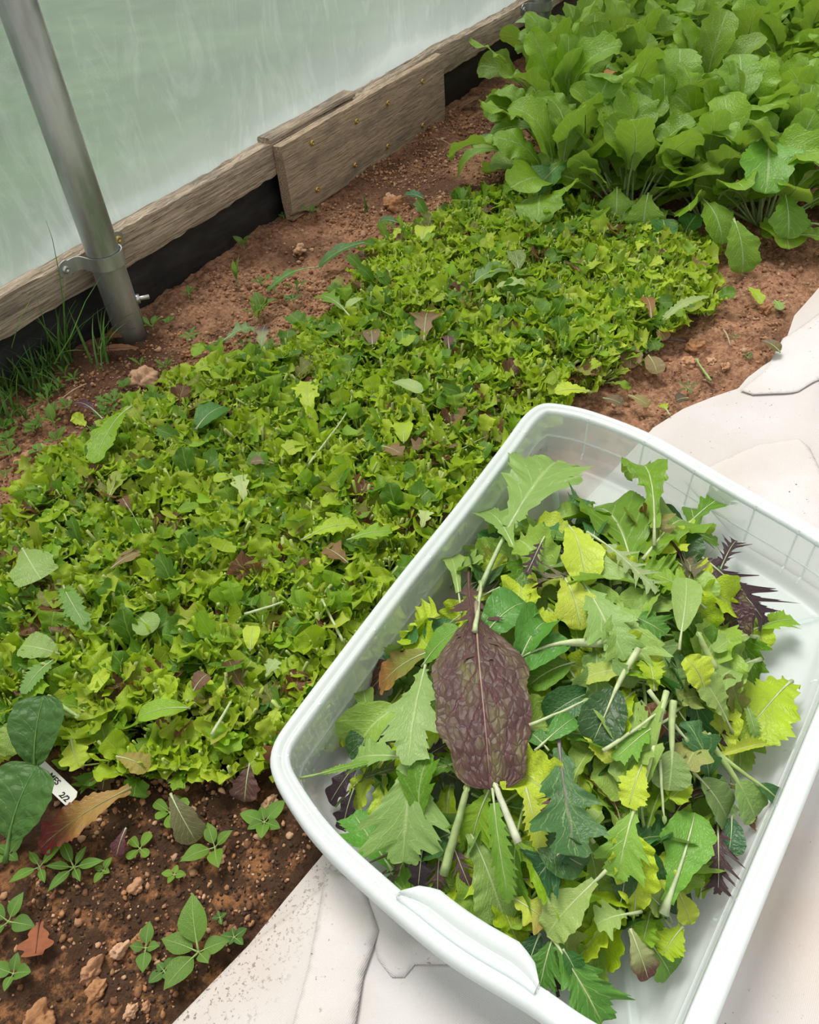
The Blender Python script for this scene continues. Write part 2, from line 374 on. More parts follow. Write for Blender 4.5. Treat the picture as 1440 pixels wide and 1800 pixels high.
# lawn outside the plastic wall
mb = MB(); xs = np.linspace(-4, 12, 120); ys = np.linspace(1.33, 14, 90); X, Y = np.meshgrid(xs, ys)
mb.add(np.stack([X, Y, 0.02 + 0.05 * hash_noise(X, Y, 2, 7) * np.clip((Y - 1.4) * 2, 0, 1)], -1), grid_faces(90, 120))
s = NT('lawn'); o1 = s.obj()
c = s.mix(s.ramp(s.noise(2.2, 4, o1), (0.35, 0.0), (0.65, 1.0)), (0.045, 0.088, 0.042), (0.085, 0.145, 0.070))
c = s.mix(s.ramp(s.noise(9, 3, o1), (0.45, 0.0), (0.7, 0.5)), c, (0.04, 0.085, 0.05))
tag(link('ground_outside', mb.mesh('lawn', [s.done(s.bsdf(c, 0.9))])), 'green lawn outside the greenhouse plastic', kind='structure')

# ------------------------------------------------------------------ setting: side wall
YW = float(onz(500, 372)[1]); YF = YW - 0.018
zb = 0.094; zt = float(ony(110, 466, YF)[2]); 
ztop = zt; film_y = YF + 0.045
def wood(name, seed, c1=(0.74, 0.60, 0.45), c2=(0.22, 0.16, 0.115)):
    s = NT(name); o = s.obj((3.0, 50, 95)); 
    g = s.noise(3.0 + seed, 8, o, 0.65, 0.6); g2 = s.noise(2.2, 3, s.obj((3, 5, 12))); g3 = s.noise(9, 6, s.obj((3, 40, 90)), 0.7)
    c = s.mix(s.ramp(g, (0.34, 0.0), (0.60, 1.0)), c2, c1)
    c = s.mix(s.ramp(g2, (0.48, 0.0), (0.68, 0.6)), c, (0.24, 0.21, 0.18))
    c = s.mix(s.ramp(g3, (0.56, 0.0), (0.64, 0.9)), c, (0.10, 0.065, 0.045))
    return s.done(s.bsdf(c, 0.88, s.bump(s.math('ADD', g, g3), 0.9, 0.004), 0.2))
W1 = wood('weathered_wood', 0); W2 = wood('weathered_wood_patch', 1.3, (0.74, 0.57, 0.40), (0.26, 0.19, 0.13))
def rough_board(mb, x0, x1, y0, y1, z0, z1, wob=0.004, nx=140, seed=0, bottom=None, ny=5):
    xs = np.linspace(x0, x1, nx); rg = np.random.default_rng(seed)
    ring = []
    k = 4; r = 0.003
    prof = [(0, 0.0), (0.25, 0.0), (0.5, 0.0), (0.75, 0.0), (1, 0.0)]
    pts = []
    for a in np.linspace(0, 1, 5): pts.append((y0, z0 + (z1 - z0) * a, -1, 2 * a - 1))
    for a in np.linspace(0.15, 1, 4): pts.append((y0 + (y1 - y0) * a, z1, 2 * a - 1, 1))
    for a in np.linspace(0.75, 0, 4): pts.append((y1, z0 + (z1 - z0) * a, 1, 2 * a - 1))
    for a in np.linspace(0.75, 0.2, 3): pts.append((y0 + (y1 - y0) * a, z0, 2 * a - 1, -1))
    n = len(pts); V = np.zeros((nx, n, 3))
    for j, (y, z, ay, az) in enumerate(pts):
        V[:, j, 0] = xs
        V[:, j, 1] = y + wob * 0.4 * hash_noise(xs, np.full(nx, j * 1.7), 14, seed) - (0.003 * np.sign(ay) if abs(az) > 0.9 and abs(ay) > 0.9 else 0)
        V[:, j, 2] = z + (wob * 1.4 * hash_noise(xs, np.full(nx, (az > 0) * 7.1), 5, seed + 1) + wob * 0.6 * hash_noise(xs, np.full(nx, j * 0.9), 40, seed + 3)) * (1 if abs(az) > 0.9 else 0.2)
    F = grid_faces(nx, n, True)
    e = (nx - 1) * n
    F = np.concatenate([F, [[0, k + 1, k, k] for k in range(1, n - 1)], [[e, e + k, e + k + 1, e + k + 1] for k in range(1, n - 1)]])
    mb.add(V.reshape(-1, 3), F)
mb = MB(); rough_board(mb, -0.6, 3.3, YF, YF + 0.040, zb, ztop, 0.007, 500, 5)
tag(link('baseboard_back', mb.mesh('baseboard', [W1], False)), 'weathered timber baseboard along the foot of the plastic wall', kind='structure')
# plastic sheet wall
xs = np.linspace(-0.8, 4.6, 360); zs = np.concatenate([np.linspace(zb - 0.01, ztop + 0.25, 60), np.linspace(ztop + 0.27, 1.9, 40)])
X, Z = np.meshgrid(xs, zs)
Yf = film_y + 0.005 * np.sin(X * 7 + Z * 3) + 0.016 * hash_noise(X, Z, 3, 21) * np.clip((Z - ztop) * 6, 0, 1) + 0.003 * hash_noise(X, Z * 0.3, 22, 22) + np.clip(Z - 1.0, 0, 9) ** 2 * -0.25
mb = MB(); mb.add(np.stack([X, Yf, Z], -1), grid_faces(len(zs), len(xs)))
s = NT('greenhouse_film'); o1 = s.obj()
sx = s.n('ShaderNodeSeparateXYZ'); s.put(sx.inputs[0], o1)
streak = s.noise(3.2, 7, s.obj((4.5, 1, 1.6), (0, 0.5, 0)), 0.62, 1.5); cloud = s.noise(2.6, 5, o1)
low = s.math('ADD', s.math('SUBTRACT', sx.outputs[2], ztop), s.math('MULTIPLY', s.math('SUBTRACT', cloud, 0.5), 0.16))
painted_haze = s.ramp(low, (0.0, 0.62), (0.035, 0.33), (0.13, 0.12), (0.40, 0.03))  # low white band: reflection off the lapped film painted in, plus condensation
painted_haze = s.math('ADD', painted_haze, s.ramp(streak, (0.50, 0.0), (0.82, 0.26)))
painted_haze = s.math('ADD', painted_haze, s.ramp(s.math('MULTIPLY', sx.outputs[0], 0.4), (0.30, 0.0), (0.85, 0.32)))  # film made whiter toward the right
nrm = s.bump(s.math('ADD', streak, cloud), 0.5, 0.01)
tr = s.n('ShaderNodeBsdfTransparent'); tr.inputs[0].default_value = (0.93, 0.97, 0.95, 1)
tl = s.n('ShaderNodeBsdfTranslucent'); tl.inputs[0].default_value = (0.84, 0.90, 0.90, 1)
df = s.bsdf((0.76, 0.82, 0.83), 0.35, nrm, 0.5)
veil = s.mixs(0.45, tl.outputs[0], df)
f = s.math('ADD', 0.11, painted_haze); f.node.use_clamp = True
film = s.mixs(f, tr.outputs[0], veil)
gl = s.n('ShaderNodeBsdfGlossy'); gl.inputs['Roughness'].default_value = 0.22; s.put(gl.inputs['Normal'], nrm)
fr = s.n('ShaderNodeFresnel'); fr.inputs[0].default_value = 1.35; s.put(fr.inputs['Normal'], nrm)
film = s.mixs(s.math('MULTIPLY', fr.outputs[0], 0.8), film, gl.outputs[0])
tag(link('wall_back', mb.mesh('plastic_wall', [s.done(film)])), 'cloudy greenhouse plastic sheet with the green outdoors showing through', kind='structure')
# black strip
mb = MB(); xs = np.linspace(-0.6, 4.6, 400); zs = np.linspace(-0.03, zb + 0.02, 8); X, Z = np.meshgrid(xs, zs)
mb.add(np.stack([X, YW + 0.004 * hash_noise(X, Z, 9, 31) - 0.003 * np.sin(Z * 60) + 0.002, Z], -1), grid_faces(8, 400))
s = NT('black_plastic'); n = s.noise(14, 5, s.obj((1, 1, 3)));
tag(link('trim_1', mb.mesh('black_skirt', [s.done(s.bsdf(s.mix(s.ramp(n, (0.4, 0.0), (0.8, 1.0)), (0.012, 0.013, 0.015), (0.035, 0.035, 0.035)), 0.5, s.bump(n, 0.4, 0.004), 0.4))])),
    'black plastic strip between timber baseboard and soil', kind='structure')
# timber patch
p0 = ony(515, 373, YF - 0.028); p1 = ony(784, 220, YF - 0.028); q0 = ony(510, 245, YF - 0.028); q1 = ony(781, 97, YF - 0.028)
patch = link('timber_patch_board', None, mat4=Matrix.Translation((float(p0[0]), YF - 0.028, 0))); px0 = float(p0[0])
tag(patch, 'short thick weathered board screwed over the baseboard', 'board')
pb = MB(); rough_board(pb, 0, float(p1[0]) - px0, 0, 0.027, -0.008, float((q0[2] + q1[2]) / 2), 0.003, 120, 9)
link('board', pb.mesh('patch', [W2], False), patch)
s = NT('brass_screw'); BRASS = s.done(s.bsdf((0.55, 0.40, 0.14), 0.4, None, 0.5, Metallic=0.9))
s = NT('steel'); n = s.noise(18, 6, s.obj((1, 1, 0.25)));
STEEL = s.done(s.bsdf(s.mix(s.ramp(n, (0.35, 0.0), (0.65, 1.0)), (0.22, 0.235, 0.22), (0.50, 0.52, 0.50)), s.ramp(n, (0.3, 0.32), (0.7, 0.5)), None, 0.5, Metallic=0.75))
s = NT('bright_steel'); STEEL2 = s.done(s.bsdf((0.55, 0.56, 0.55), 0.35, None, 0.5, Metallic=0.85))
def disc_y(mb, x, y, z, r, th, n=14, hole=True):
    """screw head facing -Y"""
    prof = [(0.0, -th * 0.45), (r * 0.30, -th * 0.45), (r * 0.38, -th), (r * 0.75, -th), (r, -th * 0.4), (r, 0.002)]
    a = np.arange(n) * 2 * math.pi / n
    V = np.concatenate([np.stack([x + q * np.cos(a), np.full(n, y + d), z + q * np.sin(a)], -1) for q, d in prof])
    mb.add(V, grid_faces(len(prof), n, True))
for sp in [(548, 251), (626, 213), (681, 181), (742, 143), (557, 333), (624, 290), (681, 257), (743, 220)]:
    p = ony(*sp, YF - 0.028); m = MB(); disc_y(m, p[0] - px0, 0.0, p[2], 0.0068, 0.0045)
    link('screw', m.mesh('screw', [BRASS]), patch)
pc = MB(); a = ony(472, 262, YF + 0.01); b = ony(620, 165, YF + 0.01)
rough_board(pc, float(a[0]), float(b[0]), YF + 0.002, YF + 0.038, ztop + 0.003, ztop + 0.014, 0.003, 60, 12)
tag(link('wood_strip', pc.mesh('wood_strip', [W1], False)), 'thin weathered strip of wood lying on top of baseboard behind the patch board', 'board')

# hoop pipes
def pipe(px_base, px_strap, label, strap_label, name='hoop_pipe'):
    yb = YF - 0.036
    b = ony(px_base[0], px_base[1], yb); x = float(b[0])
    r = 0.0295
    P = [(x, yb, z) for z in np.linspace(-0.02, 1.15, 40)]
    m = MB(); tube(m, [Vector(p) for p in P], r, (1, 1, 1), 28)
    o = link(name, m.mesh(name, [STEEL])); tag(o, label, 'pipe')
    # fold line / seam
    m = MB(); tube(m, [(x + r * 0.55, yb - r * 0.84, z) for z in np.linspace(-0.01, 1.14, 12)], 0.0012, (1, 1, 1), 6); link('seam', m.mesh('seam', [STEEL]), o)
    # through bolt
    zbolt = 0.062
    d = np.array([0.75, -0.66, 0.0]); c0 = np.array([x, yb, zbolt])
    m = MB(); tube(m, [c0 + d * (r - 0.004), c0 + d * (r + 0.024)], 0.0042, (1, 1, 1), 12)
    nb = [c0 + d * (r - 0.003), c0 + d * (r + 0.006)]; tube(m, nb, 0.0088, (1, 1, 1), 6); link('bolt', m.mesh('bolt', [STEEL2]), o)
    # strap
    zs0 = float(ony(px_strap[0], px_strap[1], yb - r)[2]); hw = 0.0125
    root = link('pipe_strap', None, mat4=Matrix.Translation((x, yb, zs0))); tag(root, strap_label, 'pipe clamp')
    R = r + 0.003; path = []
    back = (YF - yb) - 0.002
    for xx in np.linspace(-R - 0.045, -R - 0.012, 8): path.append((xx, back))
    for k in range(1, 7):
        a = k / 6 * math.pi / 2; path.append((-R - 0.012 + 0.012 * math.sin(a), back - 0.012 + 0.012 * math.cos(a)))
    for a in np.linspace(math.pi, 2 * math.pi, 26): path.append((R * math.cos(a), R * math.sin(a)))
    path += [(-q, w) for q, w in reversed(path[:14])]
    P2 = np.array(path); n = len(P2)
    wid = np.full(n, hw)
    for k in range(5): wid[k] = wid[-1 - k] = hw * 1.25 * math.sqrt(max(0.05, 1 - (1 - (k + 0.4) / 4.5) ** 2))
    T = np.gradient(P2, axis=0); T /= np.linalg.norm(T, axis=1)[:, None]; Nn = np.stack([T[:, 1], -T[:, 0]], -1) * 0.0012
    V = np.zeros((n, 4, 3))
    for j, (sg, sz) in enumerate([(1, -1), (1, 1), (-1, 1), (-1, -1)]):
        V[:, j, :2] = P2 + sg * Nn; V[:, j, 2] = sz * wid
    F = np.concatenate([grid_faces(n, 4, True), [[0, 1, 2, 3], [4 * n - 1, 4 * n - 2, 4 * n - 3, 4 * n - 4]]])
    m = MB(); m.add(V.reshape(-1, 3), F); link('strap_band', m.mesh('strap_band', [STEEL], False), root)
    for sx_, mt in ((-1, STEEL2), (1, BRASS)):
        m = MB(); disc_y(m, sx_ * (R + 0.031), back - 0.002, 0, 0.0072, 0.0035); so = link('screw', m.mesh('strap_screw', [mt]), root)
        if sx_ > 0: so['label'] = 'brass screw'
pipe((222, 560), (185, 470), 'galvanised steel hoop pipe standing bare at the left end of timber', 'steel strap clamping the nearer bare pipe to the baseboard')
pipe((951, 60), (951, 20), 'galvanised steel hoop pipe half hidden behind the arugula', 'steel strap clamping the pipe half hidden by arugula')

# ------------------------------------------------------------------ row cover fabric
s = NT('row_cover_fabric'); o1 = s.obj()
wv = s.n('ShaderNodeTexWave'); wv.inputs['Scale'].default_value = 210; s.put(wv.inputs[0], o1)
wv2 = s.n('ShaderNodeTexWave', bands_direction='Y'); wv2.inputs['Scale'].default_value = 210; s.put(wv2.inputs[0], o1)
n1 = s.noise(3.5, 6, o1); n2 = s.noise(170, 2, o1); n3 = s.noise(9, 4, o1)
c = s.mix(s.ramp(n1, (0.42, 0.0), (0.74, 1.0)), (0.80, 0.785, 0.79), (0.72, 0.62, 0.555))
spk = s.math('MULTIPLY', s.ramp(n2, (0.70, 0.0), (0.76, 1.0)), s.ramp(n3, (0.44, 0.0), (0.64, 1.0)))
c = s.mix(spk, c, (0.16, 0.08, 0.045))
sx = s.n('ShaderNodeSeparateXYZ'); s.put(sx.inputs[0], o1)
nearm = s.math('MULTIPLY', s.ramp(sx.outputs[0], (0.20, 1.0), (0.34, 0.0)), s.ramp(sx.outputs[1], (0.26, 0.0), (0.31, 1.0)))
c = s.mix(s.math('MULTIPLY', nearm, s.ramp(s.noise(260, 3, o1, 0.7), (0.57, 0.0), (0.63, 0.8))), c, (0.10, 0.065, 0.05))
c = s.mix(s.math('MULTIPLY', nearm, 0.25), c, (0.55, 0.42, 0.34))
b = s.math('ADD', s.math('MULTIPLY', s.math('ADD', wv.outputs[1], wv2.outputs[1]), 0.12), n3)
pr = s.bsdf(c, 0.85, s.bump(b, 0.35, 0.004), 0.15)
tl = s.n('ShaderNodeBsdfTranslucent'); s.put(tl.inputs[0], c)
FABRIC = s.done(s.mixs(0.3, pr, tl.outputs[0]))
nx = 560; xs = np.concatenate([np.linspace(-0.5, 1.7, 420), np.linspace(1.705, 4.5, 140)])
kk = np.concatenate([np.linspace(0, 0.05, 10), np.linspace(0.056, 1.2, 110)])
X = np.repeat(xs[None, :], len(kk), 0); Yc = cover_y(xs)[None, :] - kk[:, None]
def cover_h(x, y):
    k = np.maximum(cover_y(x) - y, 0)
    z = 0.006 + 0.014 * np.abs(hash_noise(x + 0.3 * y, y * 0.7, 5, 41)) * sm(k / 0.06) + 0.005 * hash_noise(x, y, 17, 42) * sm(k / 0.03)
    return z + 0.012 * np.exp(-((y - 0.06 - 0.10 * (x - 1.2)) / 0.02) ** 2) * sm((x - 1.0) * 4)
Zc = cover_h(X, Yc)
cover = MB(); cover.add(np.stack([X, Yc, Zc], -1), grid_faces(len(kk), len(xs)))
cov = link('row_cover', cover.mesh('row_cover', [FABRIC])); tag(cov, 'white woven row cover fabric spread on soil under the plastic tub', 'fabric')
def fabric_patch(px_poly, z0, puff, seed=0, step=0.006):
    P = [Vector(onz(x, y, z0)[:2]) for x, y in px_poly]
    bd = []
    for a, b2 in zip(P, P[1:] + P[:1]):
        n = max(1, int((b2 - a).length / step)); bd += [a.lerp(b2, k / n) for k in range(n)]
    x0 = min(p.x for p in bd); x1 = max(p.x for p in bd); y0 = min(p.y for p in bd); y1 = max(p.y for p in bd)
    inner = []
    for x in np.arange(x0, x1, step):
        for y in np.arange(y0, y1, step):
            if inside(bd, x, y) and edge_dist(bd, x, y) > step * 0.6: inner.append(Vector((x, y)))
    vs, es, fs, *_ = geometry.delaunay_2d_cdt(bd + inner, [], [list(range(len(bd)))], 1, 1e-5)
    V = [(v.x, v.y, float(cover_h(np.array(v.x), np.array(v.y))) + z0 + puff * math.sqrt(min(1, edge_dist(bd, v.x, v.y) / 0.02)) + 0.003 * float(hash_noise(np.array(v.x), np.array(v.y), 30, seed))) for v in vs]
    mbp = MB(); mbp.add(V, [tuple(f) + (f[-1],) for f in fs if len(f) == 3])
    o = link('fold', mbp.mesh('fabric_fold', [FABRIC]), cov)
    md = o.modifiers.new('thick', 'SOLIDIFY'); md.thickness = 0.0005; md.offset = -1
    return o
fabric_patch([(575, 1530), (640, 1560), (668, 1640), (640, 1720), (625, 1810), (560, 1860), (500, 1860), (520, 1790), (545, 1700), (560, 1620)], 0.0045, 0.005, 1)
fabric_patch([(440, 1665), (575, 1560), (580, 1700), (530, 1860), (255, 1860)], 0.0015, 0.0015, 2)
fabric_patch([(640, 1560), (800, 1680), (800, 1700), (730, 1700), (712, 1722), (690, 1722), (665, 1690)], 0.002, 0.003, 3)
fabric_patch([(1450, 860), (1420, 800), (1400, 785), (1330, 790), (1200, 850), (1300, 960), (1450, 1050)], 0.002, 0.002, 4)
fabric_patch([(1345, 655), (1375, 600), (1440, 560), (1560, 560), (1560, 640), (1400, 700), (1322, 700), (1300, 692), (1330, 668)], 0.003, 0.002, 5)

# ------------------------------------------------------------------ plastic tub
HR = 0.09
def catmull(P, per=12):
    P = np.array(P, float); out = []; n = len(P)
    for i in range(n):
        a, b, c, d = P[i - 1], P[i], P[(i + 1) % n], P[(i + 2) % n]
        for k in range(per):
            t = k / per; out.append(0.5 * ((2 * b) + (-a + c) * t + (2 * a - 5 * b + 4 * c - d) * t * t + (-a + 3 * b - 3 * c + d) * t ** 3))
    return np.array(out)
rim_px = [(476, 1345), (478, 1318), (492, 1290), (600, 1147), (700, 1017), (800, 893), (885, 782), (915, 740), (932, 722), (955, 709), (985, 712), (1040, 724), (1148, 766), (1287, 846), (1440, 932)]
RIM = [tuple(onz(*p, HR)[:2]) for p in rim_px] + [(0.782, -0.060), (0.768, -0.078), (0.745, -0.083), (0.62, -0.083)] + \
      [tuple(onz(*p, HR)[:2]) for p in [(1432, 1360), (1345, 1575), (1255, 1798)]] + [(0.212, -0.052), (0.196, -0.040), (0.190, -0.018), (0.187, 0.03)] + \
      [tuple(onz(*p, HR)[:2]) for p in [(930, 1768), (800, 1690), (700, 1610), (560, 1480), (490, 1380)]]
rim = catmull(RIM, 14)
d = np.linalg.norm(np.roll(rim, -1, 0) - rim, axis=1); cs = np.concatenate([[0], np.cumsum(d)]); NR = 260
rr = np.concatenate([rim, rim[:1]]); q = np.linspace(0, cs[-1], NR + 1)[:-1]
rim = np.stack([np.interp(q, cs, rr[:, 0]), np.interp(q, cs, rr[:, 1])], -1)
for _ in range(3): rim = (np.roll(rim, 1, 0) + 2 * rim + np.roll(rim, -1, 0)) / 4
tg = np.roll(rim, -1, 0) - np.roll(rim, 1, 0); tg /= np.linalg.norm(tg, axis=1)[:, None]
nin = np.stack([tg[:, 1], -tg[:, 0]], -1)
cen = rim.mean(0)
if ((cen - rim[0]) @ nin[0]) < 0: nin = -nin
nin = nin  # inward
prof = [(0.000, HR - 0.014), (0.0, HR - 0.003), (0.001, HR), (0.004, HR + 0.001), (0.0065, HR - 0.0005), (0.0085, HR - 0.0025), (0.0115, HR - 0.0025), (0.0135, HR - 0.0005),
        (0.0155, HR - 0.001), (0.0170, HR - 0.006), (0.0185, HR - 0.02), (0.0205, HR - 0.04), (0.0225, HR - 0.058), (0.0255, HR - 0.060), (0.0280, 0.024), (0.031, 0.016), (0.036, 0.012), (0.046, 0.011)]
def ring(ins, z): return np.concatenate([rim + nin * ins, np.full((NR, 1), z)], 1)
rings = [ring(a, b2) for a, b2 in prof]
last = rings[-1]
for f in (0.3, 0.6, 0.85, 0.98):
    R_ = last.copy(); R_[:, :2] = last[:, :2] * (1 - f) + cen * f; R_[:, 2] = 0.0115; rings.append(R_)
mb = MB(); mb.add(np.concatenate(rings), grid_faces(len(rings), NR, True))
def tub_mat(name, clear, white=(0.86, 0.92, 0.92), rough=0.28):
    s = NT(name); o = s.obj(); n = s.noise(45, 5, o); sc_ = s.noise(30, 4, s.obj((0.6, 9, 3)))
    nrm = s.bump(s.math('ADD', n, s.math('MULTIPLY', sc_, 0.4)), 0.12, 0.003)
    tr = s.n('ShaderNodeBsdfTransparent'); tr.inputs[0].default_value = (0.93, 0.97, 0.96, 1)
    tl = s.n('ShaderNodeBsdfTranslucent'); tl.inputs[0].default_value = (*white, 1)
    df = s.bsdf(white, rough, nrm, 0.5)
    return s.done(s.mixs(clear, s.mixs(0.5, df, tl.outputs[0]), tr.outputs[0]))
TUB = tub_mat('frosted_plastic', 0.55, (0.93, 0.95, 0.95)); TUBR = tub_mat('frosted_plastic_rim', 0.16, (0.92, 0.95, 0.96)); TUBRIB = tub_mat('frosted_plastic_rib', 0.3, (0.95, 0.97, 0.97))
tub = link('plastic_tub', None, mat4=Matrix.Translation((float(cen[0]), float(cen[1]), 0.010)))
tag(tub, 'wide translucent white plastic tub with ribbed rim holding harvested leaves', 'tub')
def tub_part(name, mbx, mat, smooth=True, **kw):
    for V in mbx.V: V[:, 0] -= cen[0]; V[:, 1] -= cen[1]; V[:, 2] -= 0.010
    o = link(name, mbx.mesh(name, [mat], smooth), tub)
    return o
wall = MB(); wr = rings[8:]; wall.add(np.concatenate(wr), grid_faces(len(wr), NR, True))
o = tub_part('tub_body', wall, TUB); md = o.modifiers.new('t', 'SOLIDIFY'); md.thickness = 0.0015; md.offset = -1
rm = MB(); rm.add(np.concatenate(rings[:10]), grid_faces(10, NR, True))
o = tub_part('rim', rm, TUBR); md = o.modifiers.new('t', 'SOLIDIFY'); md.thickness = 0.0018; md.offset = -1
def near_idx(px, py, z=HR): p = onz(px, py, z)[:2]; return int(np.argmin(((rim - p) ** 2).sum(1)))
# handle ledge on the near side
i0, i1 = near_idx(683, 1597), near_idx(938, 1772)
if i1 < i0: i0, i1 = i1, i0
m = MB(); hp = [(0.010, HR - 0.002), (0.0112, HR + 0.001), (0.0125, HR + 0.002), (0.0185, HR + 0.002), (0.0198, HR - 0.0005), (0.0222, HR - 0.001), (0.0235, HR + 0.0025), (0.035, HR + 0.0035), (0.0375, HR + 0.002), (0.038, HR - 0.008), (0.036, HR - 0.016)]
ids = np.arange(i0, i1 + 1); fr_ = np.minimum(1, np.minimum(ids - i0, i1 - ids) / 3.0) ** 0.5
V = np.stack([np.concatenate([rim[ids] + nin[ids] * (0.008 + (a - 0.008) * (0.35 + 0.65 * fr_[:, None])), np.full((len(ids), 1), b2)], 1) for a, b2 in hp], 1)
n = len(hp); Fh = grid_faces(len(ids), n); e = (len(ids) - 1) * n
Fh = np.concatenate([Fh, [[0, k, k + 1, k + 1] for k in range(1, n - 1)], [[e, e + k + 1, e + k, e + k] for k in range(1, n - 1)]])
m.add(V.reshape(-1, 3), Fh); o = tub_part('handle', m, TUBR); md = o.modifiers.new('t', 'SOLIDIFY'); md.thickness = 0.002; md.offset = -1
# ribs
def rib(i, wall_rib=True, rim_rib=True):
    m = MB(); sd2 = tg[i % NR] * 0.0011; pts = []
    pr_ = prof[1:15] if wall_rib and rim_rib else (prof[9:15] if wall_rib else prof[1:10])
    V = []
    for a, b2 in pr_:
        base = rim[i % NR] + nin[i % NR] * a; out = 0.0025
        V += [(*(base - sd2), b2), (*(base - sd2 + nin[i % NR] * out * 0.6), b2 + out * 0.6), (*(base + sd2 + nin[i % NR] * out * 0.6), b2 + out * 0.6), (*(base + sd2), b2)]
    nn = len(pr_); m.add(V, np.concatenate([grid_faces(nn, 4, True), [[0, 1, 2, 3], [4 * nn - 1, 4 * nn - 2, 4 * nn - 3, 4 * nn - 4]]]))
    return tub_part('rib', m, TUBRIB, False)
for pxp in [(550, 1233), (640, 1100), (738, 975), (838, 845), (905, 752)]: rib(near_idx(*pxp), False)
for pxp in [(1040, 724), (1150, 767), (1240, 818), (1345, 877), (1425, 922)]: rib(near_idx(*pxp))
for pxp in [(478, 1335), (530, 1437), (655, 1565), (820, 1700), (940, 1775)]: rib(near_idx(*pxp), False)
for k in range(6): rib(int(NR * 0.50) + k * 12)
# ridge inside wall, droplets
m = MB(); 
pr_ = [(0.0205, 0.052), (0.0225, 0.0515), (0.0225, 0.049), (0.0208, 0.0485)]
m.add(np.concatenate([ring(a, b2) for a, b2 in pr_]), grid_faces(4, NR, True)); tub_part('wall_ridge', m, TUBRIB)
s = NT('water'); DROP = s.done(s.mixs(0.5, s.bsdf((0.95, 0.98, 0.98), 0.05, None, 0.8), s.n('ShaderNodeBsdfTransparent').outputs[0]))
m = MB()
def droplet(mb, c, nrm, r):
    nrm = nrm / np.linalg.norm(nrm); a = np.cross(nrm, [0.3, 0.2, 1.0]); a /= np.linalg.norm(a); b = np.cross(nrm, a)
    k = np.arange(6) * math.pi / 3
    rg_ = [c + r * (q * (np.cos(k)[:, None] * a + np.sin(k)[:, None] * b) + hh * nrm) for q, hh in ((1, 0), (0.75, 0.45), (0.25, 0.65))]
    V = np.concatenate(rg_); mb.add(V, np.concatenate([grid_faces(3, 6, True), [[12, 13, 14, 15], [12, 15, 16, 17]]]))
A0 = near_idx(480, 1325); A1 = near_idx(925, 730)
lo, hi = min(A0, A1), max(A0, A1)
B1 = near_idx(1380, 895)
def wall_pt(i, f):
    z = 0.03 + f * (HR - 0.038); ins = np.interp(-z, [-b2 for a, b2 in prof[9:15]], [a for a, b2 in prof[9:15]]); return np.array([*(rim[i] + nin[i] * ins), z])
for k in range(1500):
    i = int(rng.integers(lo, hi)) if k < 1350 else int(rng.integers(min(A1, B1), max(A1, B1))); f = rng.random()
    droplet(m, wall_pt(i, f), np.array([*nin[i], 0.25]), float(rng.choice([0.0007, 0.0010, 0.0014])))
for k in range(120):
    i = int(rng.integers(0, NR)); a, b2 = prof[int(rng.integers(2, 8))]
    droplet(m, np.array([*(rim[i] + nin[i] * a), b2 + 0.0004]), np.array([0, 0, 1.0]), float(rng.choice([0.0005, 0.0008])))
tag(tub_part('water_droplets', m, DROP), 'water droplets beaded on plastic', kind='stuff')

# ------------------------------------------------------------------ soil clods and crumbs
def clod_mb(r, col, seed, sub=2):
    import bmesh
    bm = bmesh.new(); bmesh.ops.create_icosphere(bm, subdivisions=sub, radius=1.0)
    V = np.array([v.co[:] for v in bm.verts]); F = np.array([[v.index for v in f.verts] for f in bm.faces]); bm.free()
    rg = np.random.default_rng(seed); o = rg.random(3) * 9
    k = 1 + 0.8 * (hash_noise(V[:, 0] + o[0], V[:, 1] + o[1], 1.7, seed % 50) + hash_noise(V[:, 1] + o[2], V[:, 2] + o[0], 2.3, seed % 47)) + 0.45 * hash_noise(V[:, 0] + V[:, 2] + o[1], V[:, 1] + o[2], 4.5, seed % 31)
    V = V * k[:, None] * r * np.array([1, 0.6 + 0.4 * rg.random(), 0.55 + 0.3 * rg.random()])
    mbx = MB(); mbx.add(V, np.concatenate([F, F[:, 2:3]], 1), None, col); return mbx
CL = [(0.50, 0.27, 0.15), (0.42, 0.21, 0.10), (0.60, 0.37, 0.23), (0.28, 0.13, 0.07)]
protos = [clod_mb(1.0, (1, 1, 1), 60 + k, 1) for k in range(8)]
def free_soil(x, y):
    return y < YW - 0.03 and y > float(cover_y(x)) + 0.015
cr = MB(); cnt = 0
while cnt < 13000:
    if rng.random() < 0.6: x, y = rng.uniform(0.35, 2.2), rng.uniform(0.9, 1.26)
    elif rng.random() < 0.6: x, y = rng.uniform(-0.05, 0.4), rng.uniform(0.3, 0.62)
    else: x, y = rng.uniform(1.05, 2.4), rng.uniform(0.1, 0.5)
    if not free_soil(x, y): continue
    if hash_noise(np.array(x), np.array(y), 8, 77) < -0.12 and rng.random() < 0.8: continue
    r = float(rng.choice([0.0016, 0.0025, 0.004, 0.006], p=[0.45, 0.33, 0.16, 0.06])) * (0.8 if x < 0.4 else 1.0)
    col = np.array(CL[int(rng.integers(4))]) * rng.uniform(0.7, 1.15)
    if x < 0.35 and rng.random() < 0.5: col = np.array((0.07, 0.040, 0.025)); r = min(r, 0.0025)
    mt = np.array(rotm(rng.uniform(0, 6.28), 0, 0, (x, y, float(soil_z(x, y)) + r * 0.3), r))
    cr.merge(protos[cnt % 8], mt, col); cnt += 1
tag(link('soil_crumbs', cr.mesh('soil_crumbs', [M_CLOD])), 'loose orange brown soil crumbs scattered over the bare ground', 'soil', kind='stuff')
